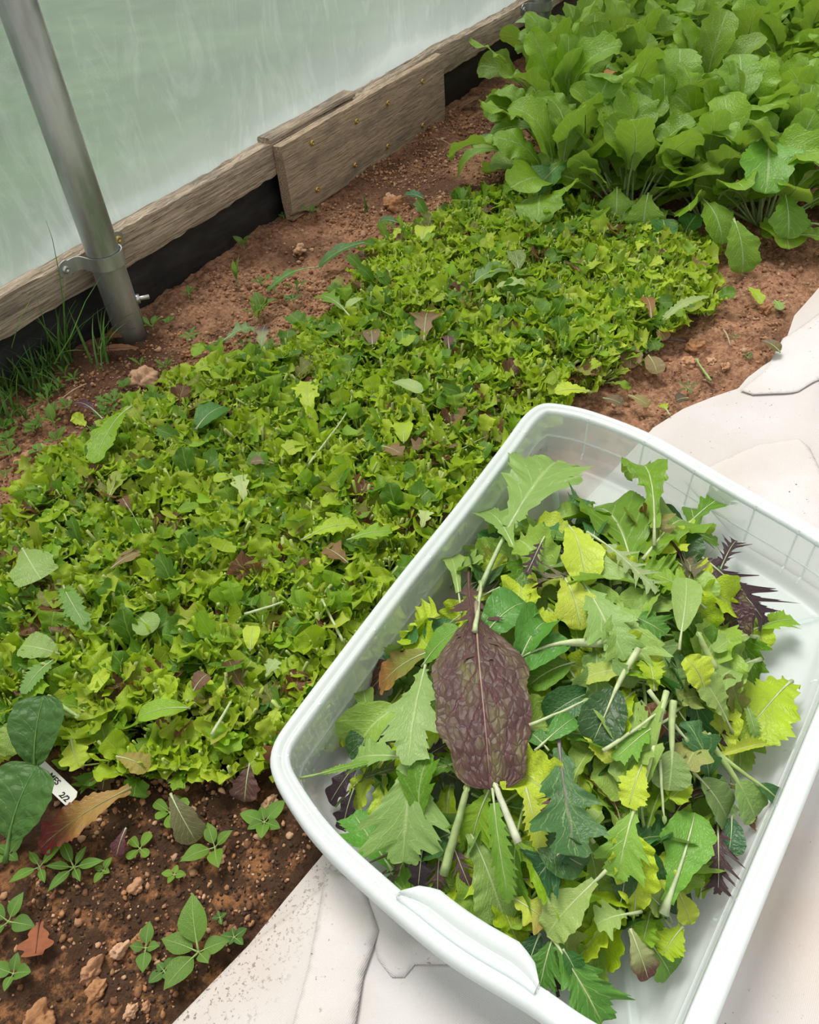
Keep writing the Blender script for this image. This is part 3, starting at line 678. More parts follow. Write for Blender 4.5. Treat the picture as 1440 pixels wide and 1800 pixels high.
clods = [(155, 1700, 20, 'large orange soil clod lying alone on the compost'), (165, 1735, 17, 'soil clod touching the large orange clod on the compost'),
         (205, 1665, 15, 'tall upright orange clod on the dark compost'), (236, 1555, 13, 'ochre pebble-like clod between seedlings and compost'),
         (240, 1640, 19, 'ochre lump of soil in the middle of dark compost'), (230, 1775, 13, 'pale orange clod at the bottom near the fabric edge'),
         (250, 1765, 9, 'small brown clod beside a pale orange clod'), (60, 1790, 24, 'orange soil lump at the lowest part of compost'),
         (475, 1405, 14, 'orange clod under the small weeds by the tub corner'), (375, 590, 16, 'pinkish clod beside the crumpled dry green leaf'),
         (330, 612, 13, 'round soil clod near the grass end'), (250, 660, 22, 'wide crumbly clod by purple stem of mizuna'), (35, 800, 20, 'soil clod at the left end of the salad bed'),
         (690, 350, 18, 'pale orange clod at the far tip of bed by dark green leaf'), (685, 340, 10, 'rosy small clod beside pale orange clod'), (1210, 632, 13, 'reddish stone-like clod below the red leaves'),
         (1222, 605, 14, 'brown clod between red leaves and loose stem'), (1252, 628, 9, 'small clod on bare soil by the loose stem'), (1275, 640, 9, 'tiny pale clod near fabric edge'),
         (1345, 542, 13, 'light clod under loose lime leaf scrap'), (525, 430, 11, 'pink clod near the prostrate rocket leaf'), (240, 735, 16, 'clod at the edge of bed by yellow leaf')]
for k, (cx_, cy_, rp, lab) in enumerate(clods):
    p = onz(cx_, cy_, 0.006); r = rp * depth(p) / F_PX
    o = link('soil_clod', clod_mb(r, np.array(CL[k % 3]) * 1.05, 100 + k, 4).mesh('soil_clod', [M_CLOD])); o.location = (p[0], p[1], float(soil_z(p[0], p[1])) + r * 0.30); tag(o, lab, 'clod')

# ------------------------------------------------------------------ telling neighbours apart
def to_px(p):
    q = R3.T @ (np.array(p, float) - np.array([0, 0, CAM_H])); return 720 + F_PX * q[0] / -q[2], 900 - F_PX * q[1] / -q[2]
def beside(p, marks):
    x, y = to_px(p); n, mx, my = min(marks, key=lambda m: (m[1] - x) ** 2 + (m[2] - y) ** 2)
    dx, dy = x - mx, y - my
    d = math.hypot(dx, dy); q = 'just ' if d < 38 else ('well ' if d > 85 else '')
    if abs(dx) > abs(dy): return q + ('left of ' if dx < 0 else 'right of ') + n
    return q + ('behind ' if dy < 0 else 'in front of ') + n
HEAP = [('the big purple leaf', 855, 1270), ('the largest mizuna leaf', 950, 900), ('the curled mustard', 1080, 950), ('the frilled rear mustard', 1180, 980), ('the pointed rear mizuna', 1250, 915),
        ('the right purple leaf', 1265, 1075), ('the jutting mizuna tip', 1350, 1100), ('the yellow-green lettuce', 1010, 1060), ('the pale central mizuna', 1070, 1100), ('the sideways tatsoi', 960, 1160),
        ('the pale spoon lettuce', 1200, 1080), ('the dark pak choi', 1065, 1260), ('the largest frilly lettuce', 1335, 1240), ('the grey-green round leaf', 1177, 1350), ('the olive rust leaf', 1225, 1320),
        ('the folded pak choi', 1300, 1420), ('the oval grey-green leaf', 1250, 1400), ('the romaine-like leaf', 1190, 1510), ('the lower purple frill', 1265, 1520), ('the kale leaf', 1000, 1420),
        ('the heart-shaped lime leaf', 1090, 1490), ('the sweeping pale leaf', 1000, 1590), ('the lowest mizuna', 1020, 1720), ('the pink-tipped lettuce', 1125, 1690), ('the thick green stem', 800, 1460),
        ('the slim saw-edged leaf', 880, 1500), ('the star-shaped mizuna', 715, 1430), ('the hanging pale mizuna', 725, 1250), ('the corner mizuna', 650, 1335), ('the orange-green lettuce', 710, 1180),
        ('the puckered tatsoi', 885, 1080), ('the upright pale lettuce', 795, 1020), ('the handle', 850, 1640)]
BEDM = [('the long frilled leaf', 200, 765), ('the holed round leaf', 370, 735), ('the square torn leaf', 55, 990), ('the creamy torn scrap', 426, 860), ('the purple curled scrap', 222, 888), ('the brownish loose leaf', 222, 985),
        ('the serrated leaf', 133, 1070), ('the stalked round leaf', 250, 1093), ('the large pale round leaf', 70, 1142), ('the glossy long leaf', 290, 1250), ('the near cut stem', 390, 1262), ('the thick cut stem', 112, 1243),
        ('the folded lime tip', 200, 1170), ('the dull red leaf', 352, 1200), ('the crinkled lime leaf', 543, 700), ('the long crossing stem', 580, 766), ('the pale torn leaf', 716, 681), ('the copper red leaf', 748, 575),
        ('the rounded lime leaf', 710, 760), ('the tan red leaf', 690, 792), ('the spinach', 60, 1300), ('the crimson fallen leaf', 150, 1400), ('the maroon edge leaf', 435, 1370), ('the tub corner', 500, 1250), ('the tub rim', 700, 980),
        ('the dull mustard leaf', 862, 486), ('the far lime leaf', 745, 410), ('the right grey-green leaf', 1205, 542), ('the dusky pink leaf', 1109, 624), ('the arugula', 1000, 400), ('the tub far corner', 930, 700), ('the cream-green stem', 622, 535),
        ('the coppery brown leaf', 592, 976), ('the cream lime scrap', 746, 913), ('the rim-side stem', 584, 1090), ('the olive folded leaf', 204, 854), ('the long lime leaf', 580, 936), ('the glowing round leaf', 442, 1122),
        ('the pale creased scrap', 478, 1175), ('the fresh mizuna', 650, 942), ('the folded lime scrap', 395, 842), ('the grey-brown leaf', 460, 813), ('the light stem', 465, 1069), ('the golden-brown leaf', 235, 1340), ('the pale wide leaf', 25, 1295)]

# ------------------------------------------------------------------ cut salad bed
KINDS = {
 'frilly_lettuce': dict(p=0.40, n=(9, 12), kind='frilly', L=(0.022, 0.040), W=0.95, ruf=0.24, cols=[LIME, LIME2, LIME, LIME2], cut=(0.7, 1), el=(0.5, 1.35), cup=0.5),
 'green_lettuce': dict(p=0.20, n=(7, 10), kind='lettuce', L=(0.028, 0.046), W=0.7, ruf=0.12, cols=[MID, LIME, GREEN], cut=(0.55, 1), el=(0.5, 1.4), cup=0.35),
 'oakleaf_lettuce': dict(p=0.13, n=(8, 11), kind='oak', L=(0.026, 0.042), W=0.75, ruf=0.10, cols=[LIME, MID, YEL], cut=(0.7, 1), el=(0.4, 1.2), cup=0.3),
 'mizuna_plant': dict(p=0.12, n=(8, 12), kind='mizuna', L=(0.026, 0.05), W=0.5, ruf=0.05, cols=[GREEN, MID], cut=(0.6, 1), el=(0.4, 1.2), cup=0.3),
 'cut_stem_plant': dict(p=0.13, n=(12, 18), kind='lance', L=(0.022, 0.036), W=0.22, ruf=0.02, cols=[STEM, MID, LIME], cut=(0.3, 0.45), el=(0.7, 1.45), cup=0.8),
 'red_lettuce': dict(p=0.06, n=(6, 9), kind='oak', L=(0.028, 0.045), W=0.8, ruf=0.12, cols=[OLIVE, REDB, OLIVE], cut=(0.8, 1), el=(0.4, 1.1), cup=0.3),
 'spoon_leaf_plant': dict(p=0.04, n=(5, 8), kind='spoon', L=(0.02, 0.032), W=0.85, ruf=0.02, cols=[GREEN, (0.09, 0.24, 0.03)], cut=(0.8, 1), el=(0.3, 1.0), cup=0.25),
}
def tuft(spec, seed, nv=14, nu=5):
    rg = np.random.default_rng(seed); mbx = MB()
    for k in range(int(rg.integers(*spec['n']))):
        L = rg.uniform(*spec['L']); c = np.array(spec['cols'][int(rg.integers(len(spec['cols'])))]) * rg.uniform(0.75, 1.18)
        el = rg.uniform(*spec['el']); az = rg.uniform(0, 6.283); rad = rg.uniform(0, 0.011)
        cut = rg.uniform(*spec['cut'])
        b, st = leaf(kind=spec['kind'], L=L, W=L * spec['W'] * rg.uniform(0.75, 1.2), nv=nv, nu=nu, seed=int(rg.integers(1e6)), pet=rg.uniform(0.15, 0.5), bend=rg.uniform(0.2, 1.5), a0=0.1,
                     cup=spec['cup'], ruf=spec['ruf'], rf=rg.uniform(2, 4), twist=rg.uniform(-0.6, 0.6), cut=cut, r0=0.0016, col=c, scol=np.array(STEM) * rg.uniform(0.7, 1.1),
                     col2=tuple(np.array(REDB) * 1.1) if spec is KINDS['red_lettuce'] and rg.random() < 0.5 else None, sect=4)
        mt = np.array(rotm(az, el, rg.uniform(-0.5, 0.5), (-math.sin(az) * rad, math.cos(az) * rad, -0.003)))
        t2 = MB(); t2.add(b[0], b[1], b[2], b[3], 0)
        if spec is KINDS['cut_stem_plant'] or k % 2 == 0: tube(t2, st[0][:6], np.maximum(st[1][:6], 0.0008), st[2], 4, 1)
        for V, Fq, U, C, I in zip(t2.V, t2.F, t2.U, t2.C, t2.I):
            mbx.add(V @ mt[:3, :3].T + mt[:3, 3], Fq - (0 if Fq is t2.F[0] else len(t2.V[0])), U, C, int(I[0]))
    for k in range(int(rg.integers(6, 12))):
        az = rg.uniform(0, 6.283); Ls = rg.uniform(0.018, 0.042); ln = rg.uniform(0.05, 0.9); r_ = rg.uniform(0, 0.012)
        p_ = np.array([math.cos(az) * r_, math.sin(az) * r_, -0.003]); d_ = np.array([math.cos(az) * ln, math.sin(az) * ln, 1.0]); d_ /= np.linalg.norm(d_)
        cs_ = np.array([(0.46, 0.64, 0.09), (0.34, 0.54, 0.03), (0.62, 0.74, 0.24)][k % 3]) * rg.uniform(0.7, 1.1)
        tube(mbx, [p_, p_ + d_ * Ls * 0.5 + np.array([0, 0, 0.002]), p_ + d_ * Ls], rg.uniform(0.0009, 0.0022), cs_, 4, 1)
    return mbx
TLAB = {
 'frilly_lettuce': ('frilly lime green cut lettuce plant', 'lettuce plant'),
 'green_lettuce': ('smooth-leaved green cut lettuce plant', 'lettuce plant'),
 'oakleaf_lettuce': ('lobed yellow green oakleaf lettuce plant', 'lettuce plant'),
 'mizuna_plant': ('jagged green cut mizuna plant', 'mizuna plant'),
 'cut_stem_plant': ('cluster of cut pale stem stubs', 'cut plant'),
 'red_lettuce': ('brownish red cut lettuce plant', 'lettuce plant'),
 'spoon_leaf_plant': ('small round-leaved dark green plant', 'leaf plant'),
}
names = list(KINDS); probs = np.array([KINDS[k]['p'] for k in names]); probs /= probs.sum()
tuft_mb = {k: [tuft(KINDS[k], 900 + 17 * i + 5 * j) for j in range(5 if KINDS[k]['p'] > 0.1 else 3)] for i, k in enumerate(names)}
tuft_me = {k: [m.mesh(k, [M_SMALL, M_STALK]) for m in v] for k, v in tuft_mb.items()}
bx = [p[0] for p in CROP]; by = [p[1] for p in CROP]
sites = []
sp = 0.0275
for gx in np.arange(min(bx), max(bx), sp):
    for gy in np.arange(min(by), max(by), sp):
        x = gx + rng.uniform(-0.5, 0.5) * sp; y = gy + rng.uniform(-0.5, 0.5) * sp
        if not inside(CROP, x, y) or x < 0.05: continue
        e = edge_dist(CROP, x, y)
        if e < 0.02 and rng.random() < 0.35: continue
        if 0.27 < x < 0.92 and inside([tuple(p) for p in rim], x, y): continue
        q = R3.T @ np.array([x, y, -CAM_H]); u_ = 720 + F_PX * q[0] / -q[2]; v_ = 900 - F_PX * q[1] / -q[2]
        if not (-25 < u_ < 1500 and -60 < v_ < 1860): continue
        sites.append((depth((x, y, 0)), x, y, e))
sites.sort()
rest = MB(); NIND = 295
for k, (dd, x, y, e) in enumerate(sites):
    # species grow in loose drifts
    w = probs * np.array([1 + 1.5 * max(-0.5, float(hash_noise(np.array(x), np.array(y), 5, 300 + j))) for j in range(len(names))]); w = np.clip(w, 0.004, None); w /= w.sum()
    nm = names[int(rng.choice(len(names), p=w))]
    vi = int(rng.integers(len(tuft_me[nm]))); sc = rng.uniform(0.85, 1.3) * (0.8 if e < 0.03 else 1.0)
    z = max(0.0, float(soil_z(x, y))) + 0.004 + 0.014 * min(1, e / 0.08)
    mt = rotm(rng.uniform(0, 6.28), rng.uniform(-0.15, 0.15), rng.uniform(-0.15, 0.15), (x, y, z), sc)
    if k < NIND:
        o = bpy.data.objects.new(nm, tuft_me[nm][vi]); COLL.objects.link(o); o.matrix_world = mt
        tag(o, TLAB[nm][0] + ' ' + beside((x, y, 0.03), BEDM), TLAB[nm][1], nm.replace('_', ' ') + ' plants cut short in the bed')
    else:
        m4 = np.array(mt); src = tuft_mb[nm][vi]
        V = np.concatenate(src.V) @ m4[:3, :3].T + m4[:3, 3]
        rest.V.append(V); rest.F.append(np.concatenate(src.F) + rest.n); rest.U.append(np.concatenate(src.U)); rest.C.append(np.clip(np.concatenate(src.C) * rng.uniform(0.85, 1.12), 0, 1)); rest.I.append(np.concatenate(src.I)); rest.n += len(V)
tag(link('salad_greens', rest.mesh('salad_greens', [M_SMALL, M_STALK])), 'dense carpet of small cut salad greens filling the farther part of bed', 'salad greens', kind='stuff')
print('TUFTS', len(sites))

# ------------------------------------------------------------------ helpers for single leaves
def lay_leaf(name, kind, p0, p1, wpx, mat, label, cat, group=None, flip=False, tilt=0.0, nv=44, nu=8, bend=0.6, cup=0.12, ruf=0.03, rf=4, pet=0.3, col=MID, col2=None, scol=CREAM,
             r0=None, crink=0.0, seed=0, twist=0.0, wid=None, cut=1.0, cast=True, wig=0.02):
    p0 = Vector(p0); p1 = Vector(p1); d = p1 - p0; Lc = d.length
    W = wid if wid else wpx * depth((p0 + p1) / 2) / F_PX
    Lb = Lc / (1 + pet)
    bend = bend * 1.35; cup = cup * 1.8; bb = -bend if flip else bend
    b, st = leaf(kind=kind, L=Lb, W=W, nv=nv, nu=nu, seed=seed, pet=pet, bend=bb, cup=-cup if flip else cup, ruf=ruf, rf=rf, col=col, col2=col2, scol=scol, crink=crink,
                 r0=r0 or max(0.0012, 0.028 * W ** 0.5 * 0.35), chord=Lc, twist=twist, cut=cut, wig=wig)
    yv = d.normalized(); up = Vector((0, 0, 1)); xv = yv.cross(up)
    if xv.length < 1e-3: xv = Vector((1, 0, 0))
    xv.normalize(); zv = xv.cross(yv).normalized()
    if flip: xv, zv = -xv, -zv
    m4 = Matrix([[xv[i], yv[i], zv[i], p0[i]] for i in range(3)] + [[0, 0, 0, 1]]) @ Matrix.Rotation(tilt, 4, 'Y')
    mb1 = MB(); mb1.add(b[0], b[1], b[2], b[3])
    o = link(name, mb1.mesh(name, [mat]), None, m4); tag(o, label, cat, group)
    mb2 = MB(); tube(mb2, st[0], np.maximum(st[1], 0.0003), st[2], 6)
    c = bpy.data.objects.new('leaf_stalk', mb2.mesh('leaf_stalk', [M_STALK])); COLL.objects.link(c); c.parent = o
    return o

# ------------------------------------------------------------------ harvested leaves in the tub
PILE_PX = [(730, 1060), (800, 965), (860, 905), (920, 890), (1000, 890), (1110, 860), (1230, 915), (1295, 1000), (1350, 1090), (1375, 1200), (1335, 1310), (1325, 1430), (1275, 1560), (1200, 1660), (1130, 1740),
           (1010, 1765), (930, 1730), (820, 1630), (700, 1550), (600, 1450), (575, 1370), (640, 1220), (680, 1130)]
PILE = [tuple(onz(*p, 0.06)[:2]) for p in PILE_PX]
def pile_z(x, y):
    s_ = 1 if inside(PILE, x, y) else 0
    e = edge_dist(PILE, x, y)
    return 0.018 + (0.088 * float(sm(e / 0.11)) + 0.012 if s_ else 0.0)
def on_pile(px, py, extra=0.0):
    z = 0.07
    for _ in range(6):
        p = onz(px, py, z); z = 0.5 * z + 0.5 * (pile_z(p[0], p[1]) + extra)
    return onz(px, py, z)
FL = {  # filler kinds
 'mizuna_leaf': dict(kind='mizuna', mat=M_PALE, col=GREEN, cols=[GREEN, MID, PALEG], L=(0.08, 0.12), W=0.45, pet=0.4, ruf=0.03, p=0.24, lab='jagged green mizuna leaf', cat='mizuna leaf'),
 'lettuce_leaf': dict(kind='lettuce', mat=M_LEAF, cols=[LIME, LIME2, MID], L=(0.06, 0.10), W=0.48, pet=0.25, ruf=0.09, p=0.30, lab='wavy lime lettuce leaf', cat='lettuce leaf'),
 'spoon_leaf': dict(kind='spoon', mat=M_DARK, cols=[DARK, (0.05, 0.16, 0.04), FRESH], L=(0.045, 0.075), W=0.6, pet=0.6, ruf=0.02, p=0.20, lab='rounded dark green spoon leaf', cat='salad leaf'),
 'kale_leaf': dict(kind='kale', mat=M_PALE, cols=[BLUE, (0.07, 0.2, 0.06)], L=(0.07, 0.10), W=0.5, pet=0.3, ruf=0.05, p=0.10, lab='blue green lobed kale leaf', cat='kale leaf'),
 'purple_mustard_leaf': dict(kind='frill', mat=M_PURP, cols=[PURP, (0.07, 0.03, 0.035)], L=(0.06, 0.09), W=0.5, pet=0.4, ruf=0.04, p=0.09, lab='feathery dark purple mustard leaf', cat='mustard leaf'),
 'red_lettuce_leaf': dict(kind='oak', mat=M_LEAF, cols=[OLIVE, REDB], L=(0.05, 0.08), W=0.5, pet=0.2, ruf=0.08, p=0.07, lab='brownish red lettuce leaf', cat='lettuce leaf'),
}
fn = list(FL); fp = np.array([FL[k]['p'] for k in fn]); fp /= fp.sum()
fprot = {}
for k in fn:
    f = FL[k]; fprot[k] = []
    for j in range(6):
        c = np.array(f['cols'][j % len(f['cols'])])
        flip = j % 3 == 2
        L = 0.5 * (f['L'][0] + f['L'][1]); bb = (1.3 if j % 2 else 0.6) * (-1 if flip else 1)
        b, st = leaf(kind=f['kind'], L=1.0, W=f['W'] * (0.95 + 0.08 * j), nv=44 if k != 'purple_mustard_leaf' else 80, nu=6, seed=500 + j * 7 + len(k), pet=f['pet'], bend=bb, cup=(0.3 + 0.1 * j) * (-1 if flip else 1), ruf=f['ruf'] * 1.5, rf=4,
                     col=c * (0.9 + 0.05 * j), scol=CREAM if k in ('spoon_leaf', 'lettuce_leaf') else STEM, r0=0.022, chord=1.0, wig=0.06)
        if flip: b[0][:, 2] *= -1; b[0][:, 0] *= -1; st[0][:, 2] *= -1; st[0][:, 0] *= -1
        m1 = MB(); m1.add(b[0], b[1], b[2], b[3]); m2 = MB(); tube(m2, st[0], np.maximum(st[1], 0.003), st[2], 6)
        fprot[k].append((m1.mesh(k, [f['mat']]), m2.mesh('leaf_stalk', [M_STALK])))
N_FILL = 430; placed = 0; tries = 0
pxs = [p[0] for p in PILE]; pys = [p[1] for p in PILE]
while placed < N_FILL and tries < 20000:
    tries += 1
    x, y = rng.uniform(min(pxs), max(pxs)), rng.uniform(min(pys), max(pys)); az = rng.uniform(0, 6.283)
    k = fn[int(rng.choice(len(fn), p=fp))]; f = FL[k]; L = rng.uniform(*f['L']) * (1 + f['pet']) * 0.82
    x1, y1 = x - math.sin(az) * L, y + math.cos(az) * L
    if not (inside(PILE, x, y) and inside(PILE, x1, y1)): continue
    qd = min(1.0, 0.25 + placed / N_FILL) if placed < N_FILL * 0.8 else 1.0
    z0 = 0.014 + (pile_z(x, y) - 0.018) * qd + rng.uniform(-0.004, 0.004); z1 = 0.016 + (pile_z(x1, y1) - 0.018) * qd + rng.uniform(-0.004, 0.006)
    um, vm = to_px(((x + x1) / 2, (y + y1) / 2, 0.08))
    if ((um - 855) / 120) ** 2 + ((vm - 1270) / 170) ** 2 < 1: z0 -= 0.02; z1 -= 0.02
    el = math.asin(max(-0.9, min(0.9, (z1 - z0) / L)))
    me, ms = fprot[k][int(rng.integers(6))]
    o = bpy.data.objects.new(k, me); COLL.objects.link(o); o.matrix_world = rotm(az, el, rng.uniform(-0.55, 0.55), (x, y, max(0.014, z0)), L)
    c = bpy.data.objects.new('leaf_stalk', ms); COLL.objects.link(c); c.parent = o
    tag(o, f['lab'] + ' ' + beside(((x + x1) / 2, (y + y1) / 2, 0.5 * (z0 + z1)), HEAP), f['cat'], k.replace('_', ' ') + ' pieces inside the heap'); placed += 1

# the leaves one can single out: name, kind, base px, tip px, width px, options, label
H = []
def hero(name, kind, b, t, w, mat, label, cat, h0=0.006, h1=0.006, **kw): H.append((name, kind, b, t, w, mat, label, cat, h0, h1, kw))
hero('lettuce_leaf', 'lettuce', (1230, 1580), (1235, 1500), 60, M_LEAF, 'smooth light green leaf tucked under the lower purple frill, near side wall', 'lettuce leaf', col=MID, pet=0.02)
hero('mustard_leaf', 'frilly', (1130, 985), (1215, 930), 120, M_LEAF, 'broad veined green mustard leaf arching at the back of heap', 'mustard leaf', h0=0.008, h1=0.010, col=FRESH, ruf=0.09, rf=5, bend=0.8, pet=0.05, seed=3)
hero('mustard_leaf', 'mustard', (1112, 1000), (1045, 895), 118, M_PALE, 'curled dark veined green mustard leaf in the rear middle of heap', 'mustard leaf', h0=0.008, h1=0.012, col=(0.16, 0.32, 0.02), bend=0.6, pet=0.02, cup=0.3, ruf=0.06)
hero('mustard_leaf', 'frilly', (1150, 960), (1112, 842), 72, M_LEAF, 'crinkly frilled green mustard leaf standing topmost at the rear', 'mustard leaf', h0=0.012, h1=0.022, col=FRESH, ruf=0.16, rf=6, bend=1.1, pet=0.1)
hero('mustard_leaf', 'frilly', (1100, 1000), (1195, 1030), 95, M_LEAF, 'frilly edged green mustard leaf spreading beside the pale spoon lettuce', 'mustard leaf', h0=0.010, h1=0.012, col=FRESH, ruf=0.14, rf=6, pet=0.05)
hero('mizuna_leaf', 'mizuna', (842, 1040), (978, 812), 180, M_PALE, 'largest pale mizuna leaf with long stalk reaching over empty tub corner', 'mizuna leaf', h0=0.012, h1=0.034, flip=True, col=(0.22, 0.42, 0.09), bend=0.5, pet=0.5, nv=110, seed=6, cup=0.1, scol=(0.55, 0.68, 0.36))
hero('mizuna_leaf', 'mizuna', (915, 990), (842, 900), 62, M_PALE, 'small pale mizuna leaf pointing at the long tub wall', 'mizuna leaf', h0=0.012, h1=0.02, flip=True, col=(0.20, 0.40, 0.07), bend=0.5, pet=0.1, nv=70, seed=9)
hero('lettuce_leaf', 'lettuce', (812, 1078), (788, 980), 38, M_LEAF, 'narrow upright pale lettuce leaf beside the long tub wall', 'lettuce leaf', h0=0.01, h1=0.02, flip=True, col=PALEG, bend=0.6, pet=0.25)
hero('lettuce_leaf', 'lettuce', (1000, 925), (1030, 1030), 68, M_LEAF, 'yellow lime lettuce leaf draped below the curled mustard', 'lettuce leaf', h0=0.020, h1=0.016, col=LIME2, ruf=0.06, pet=0.02, bend=0.8)
hero('lettuce_leaf', 'lettuce', (992, 1015), (1022, 1108), 76, M_LEAF, 'brightest yellow-green lettuce leaf left of the pale jagged mizuna', 'lettuce leaf', h0=0.020, h1=0.016, col=YEL, ruf=0.07, pet=0.02, bend=0.7)
hero('mizuna_leaf', 'frill', (1032, 935), (1155, 1040), 62, M_PALE, 'feathery grey-green mizuna leaf with thread-like lobes across the mustard', 'mizuna leaf', h0=0.022, h1=0.022, flip=True, col=(0.30, 0.38, 0.22), bend=0.3, pet=0.4, nv=90)
hero('mizuna_leaf', 'mizuna', (1022, 1020), (1100, 1160), 95, M_PALE, 'pale jagged mizuna leaf in the centre above the tatsoi stalk', 'mizuna leaf', h0=0.022, h1=0.020, flip=True, col=(0.22, 0.44, 0.10), bend=0.5, pet=0.12, nv=100, seed=4)
hero('mustard_leaf', 'mustard', (1235, 1020), (1282, 1130), 100, M_RED, 'dark purple veined mustard leaf at the far right of heap', 'mustard leaf', h0=0.014, h1=0.008, col=(0.062, 0.024, 0.028), bend=0.6, pet=0.02, cup=0.2)
hero('purple_mustard_leaf', 'frill', (1165, 922), (1345, 1095), 120, M_PURP, 'long stalked feathery purple leaf sprawling over the right of heap', 'mustard leaf', h0=0.018, h1=0.022, col=PURP, bend=0.5, pet=0.7, nv=120, seed=12)
hero('purple_mustard_leaf', 'frill', (1262, 1010), (1295, 950), 50, M_PURP, 'short dark purple frilly leaf pointing up behind the long purple one', 'mustard leaf', h0=0.014, h1=0.02, col=PURP, bend=0.4, pet=0.1, nv=80, seed=13)
hero('mizuna_leaf', 'mizuna', (1195, 935), (1294, 866), 62, M_PALE, 'pointed green mizuna leaf sticking out at the back right', 'mizuna leaf', h0=0.014, h1=0.03, col=GREEN, bend=0.4, pet=0.25, nv=90, seed=5)
hero('mizuna_leaf', 'mizuna', (1195, 930), (1262, 955), 55, M_PALE, 'small green jagged leaf just under the pointed rear mizuna', 'mizuna leaf', h0=0.010, h1=0.012, col=GREEN, bend=0.4, pet=0.1, nv=70, seed=15)
hero('spoon_leaf', 'spoon', (1220, 960), (1215, 893), 36, M_LEAF, 'tiny round green leaf above the pointed rear mizuna', 'salad leaf', h0=0.006, h1=0.014, col=GREEN, bend=0.5, pet=0.5)
hero('leaf_stem', 'lance', (1232, 985), (1208, 935), 14, M_LEAF, 'thick pale cut stem end below the rear mizuna', 'leaf stem', h0=0.02, h1=0.016, col=STEM, pet=3.0, r0=0.005, scol=STEM)
hero('mizuna_leaf', 'mizuna', (1240, 1070), (1150, 1010), 60, M_PALE, 'green jagged leaf lying over left half of right purple mustard', 'mizuna leaf', h0=0.018, h1=0.018, col=MID, bend=0.5, pet=0.1, nv=70, seed=25)
hero('spoon_lettuce_leaf', 'spoon', (1194, 1142), (1206, 1016), 52, M_LEAF, 'pale green spoon-shaped lettuce leaf standing out beside purple mustard', 'lettuce leaf', h0=0.022, h1=0.024, flip=True, col=PALEG, bend=0.4, pet=0.25)
hero('mizuna_leaf', 'mizuna', (1318, 1110), (1398, 1090), 55, M_PALE, 'jagged mizuna tip jutting furthest right over tub floor', 'mizuna leaf', h0=0.012, h1=0.014, col=MID, bend=0.4, pet=0.1, nv=80, seed=8)
hero('lettuce_leaf', 'lettuce', (1318, 1075), (1345, 1140), 50, M_LEAF, 'small lime lettuce leaf under the jutting mizuna tip', 'lettuce leaf', h0=0.006, h1=0.006, col=LIME, pet=0.02)
hero('spoon_leaf', 'spoon', (850, 1120), (925, 1060), 78, M_DARK, 'glossy puckered green tatsoi leaf above the big purple leaf', 'tatsoi leaf', h0=0.014, h1=0.018, col=(0.08, 0.24, 0.03), bend=1.2, pet=0.05, crink=0.03)
hero('spoon_leaf', 'spoon', (915, 1160), (960, 1095), 60, M_DARK, 'curled tatsoi leaf just right of the glossy puckered one', 'tatsoi leaf', h0=0.016, h1=0.018, col=(0.09, 0.26, 0.03), bend=1.3, pet=0.1, cup=0.5, crink=0.03)
hero('tatsoi_leaf', 'spoon', (1066, 1131), (905, 1165), 74, M_DARK, 'shiny green tatsoi leaf lying sideways with thick pale stalk', 'tatsoi leaf', h0=0.022, h1=0.014, col=(0.08, 0.24, 0.03), bend=0.8, pet=0.6, crink=0.025, r0=0.0055)
hero('spoon_leaf', 'spoon', (1010, 1165), (930, 1205), 60, M_LEAF, 'plain dull green leaf beneath the sideways tatsoi', 'salad leaf', h0=0.012, h1=0.008, col=GREEN, pet=0.1)
hero('mustard_leaf', 'mustard', (838, 1060), (862, 1388), 158, M_RED, 'biggest leaf, purple giant mustard with dark net veins on heap', 'mustard leaf', h0=0.024, h1=0.020, col=(0.085, 0.036, 0.030), bend=0.55, pet=0.10, cup=-0.06, nv=90, nu=18, crink=0.012, scol=(0.42, 0.36, 0.25), seed=31)
hero('purple_mustard_leaf', 'frill', (825, 1000), (845, 1170), 90, M_PURP, 'feathery purple leaf crossing the top of biggest mustard leaf', 'mustard leaf', h0=0.030, h1=0.034, col=(0.10, 0.05, 0.04), bend=0.3, pet=0.3, nv=100, seed=14, scol=(0.20, 0.10, 0.09))
hero('purple_mustard_leaf', 'frill', (960, 940), (925, 1010), 42, M_PURP, 'thin purple thread-leaved sprig beside the largest mizuna stalk', 'mustard leaf', h0=0.018, h1=0.024, col=PURP, bend=0.3, pet=0.3, nv=80, seed=17)
hero('leaf_stem', 'lance', (835, 1110), (847, 1020), 10, M_LEAF, 'pale cut stem upright above the biggest purple leaf', 'leaf stem', h0=0.034, h1=0.022, col=STEM, pet=4.0, r0=0.0028, scol=CREAM)
hero('red_lettuce_leaf', 'lettuce', (768, 1142), (668, 1208), 68, M_LEAF, 'orange-green ruffled lettuce leaf against the long tub wall', 'lettuce leaf', h0=0.016, h1=0.018, col=OLIVE, col2=(0.42, 0.19, 0.06), ruf=0.08, pet=0.05, bend=0.6)
hero('red_lettuce_leaf', 'oak', (745, 1130), (650, 1215), 55, M_LEAF, 'dark red lettuce leaf half under the orange-green one', 'lettuce leaf', h0=0.006, h1=0.008, col=(0.12, 0.04, 0.035), ruf=0.08, pet=0.1)
hero('spoon_leaf', 'spoon', (742, 1172), (808, 1104), 46, M_LEAF, 'smooth light green oval leaf left of the biggest purple leaf', 'salad leaf', h0=0.022, h1=0.028, col=(0.20, 0.42, 0.05), pet=0.12, bend=0.5)
hero('mizuna_leaf', 'mizuna', (752, 1150), (718, 1345), 104, M_PALE, 'long pale mizuna leaf hanging left of the biggest purple leaf', 'mizuna leaf', h0=0.018, h1=0.028, flip=True, col=(0.28, 0.47, 0.15), bend=0.5, pet=0.25, nv=110, seed=19)
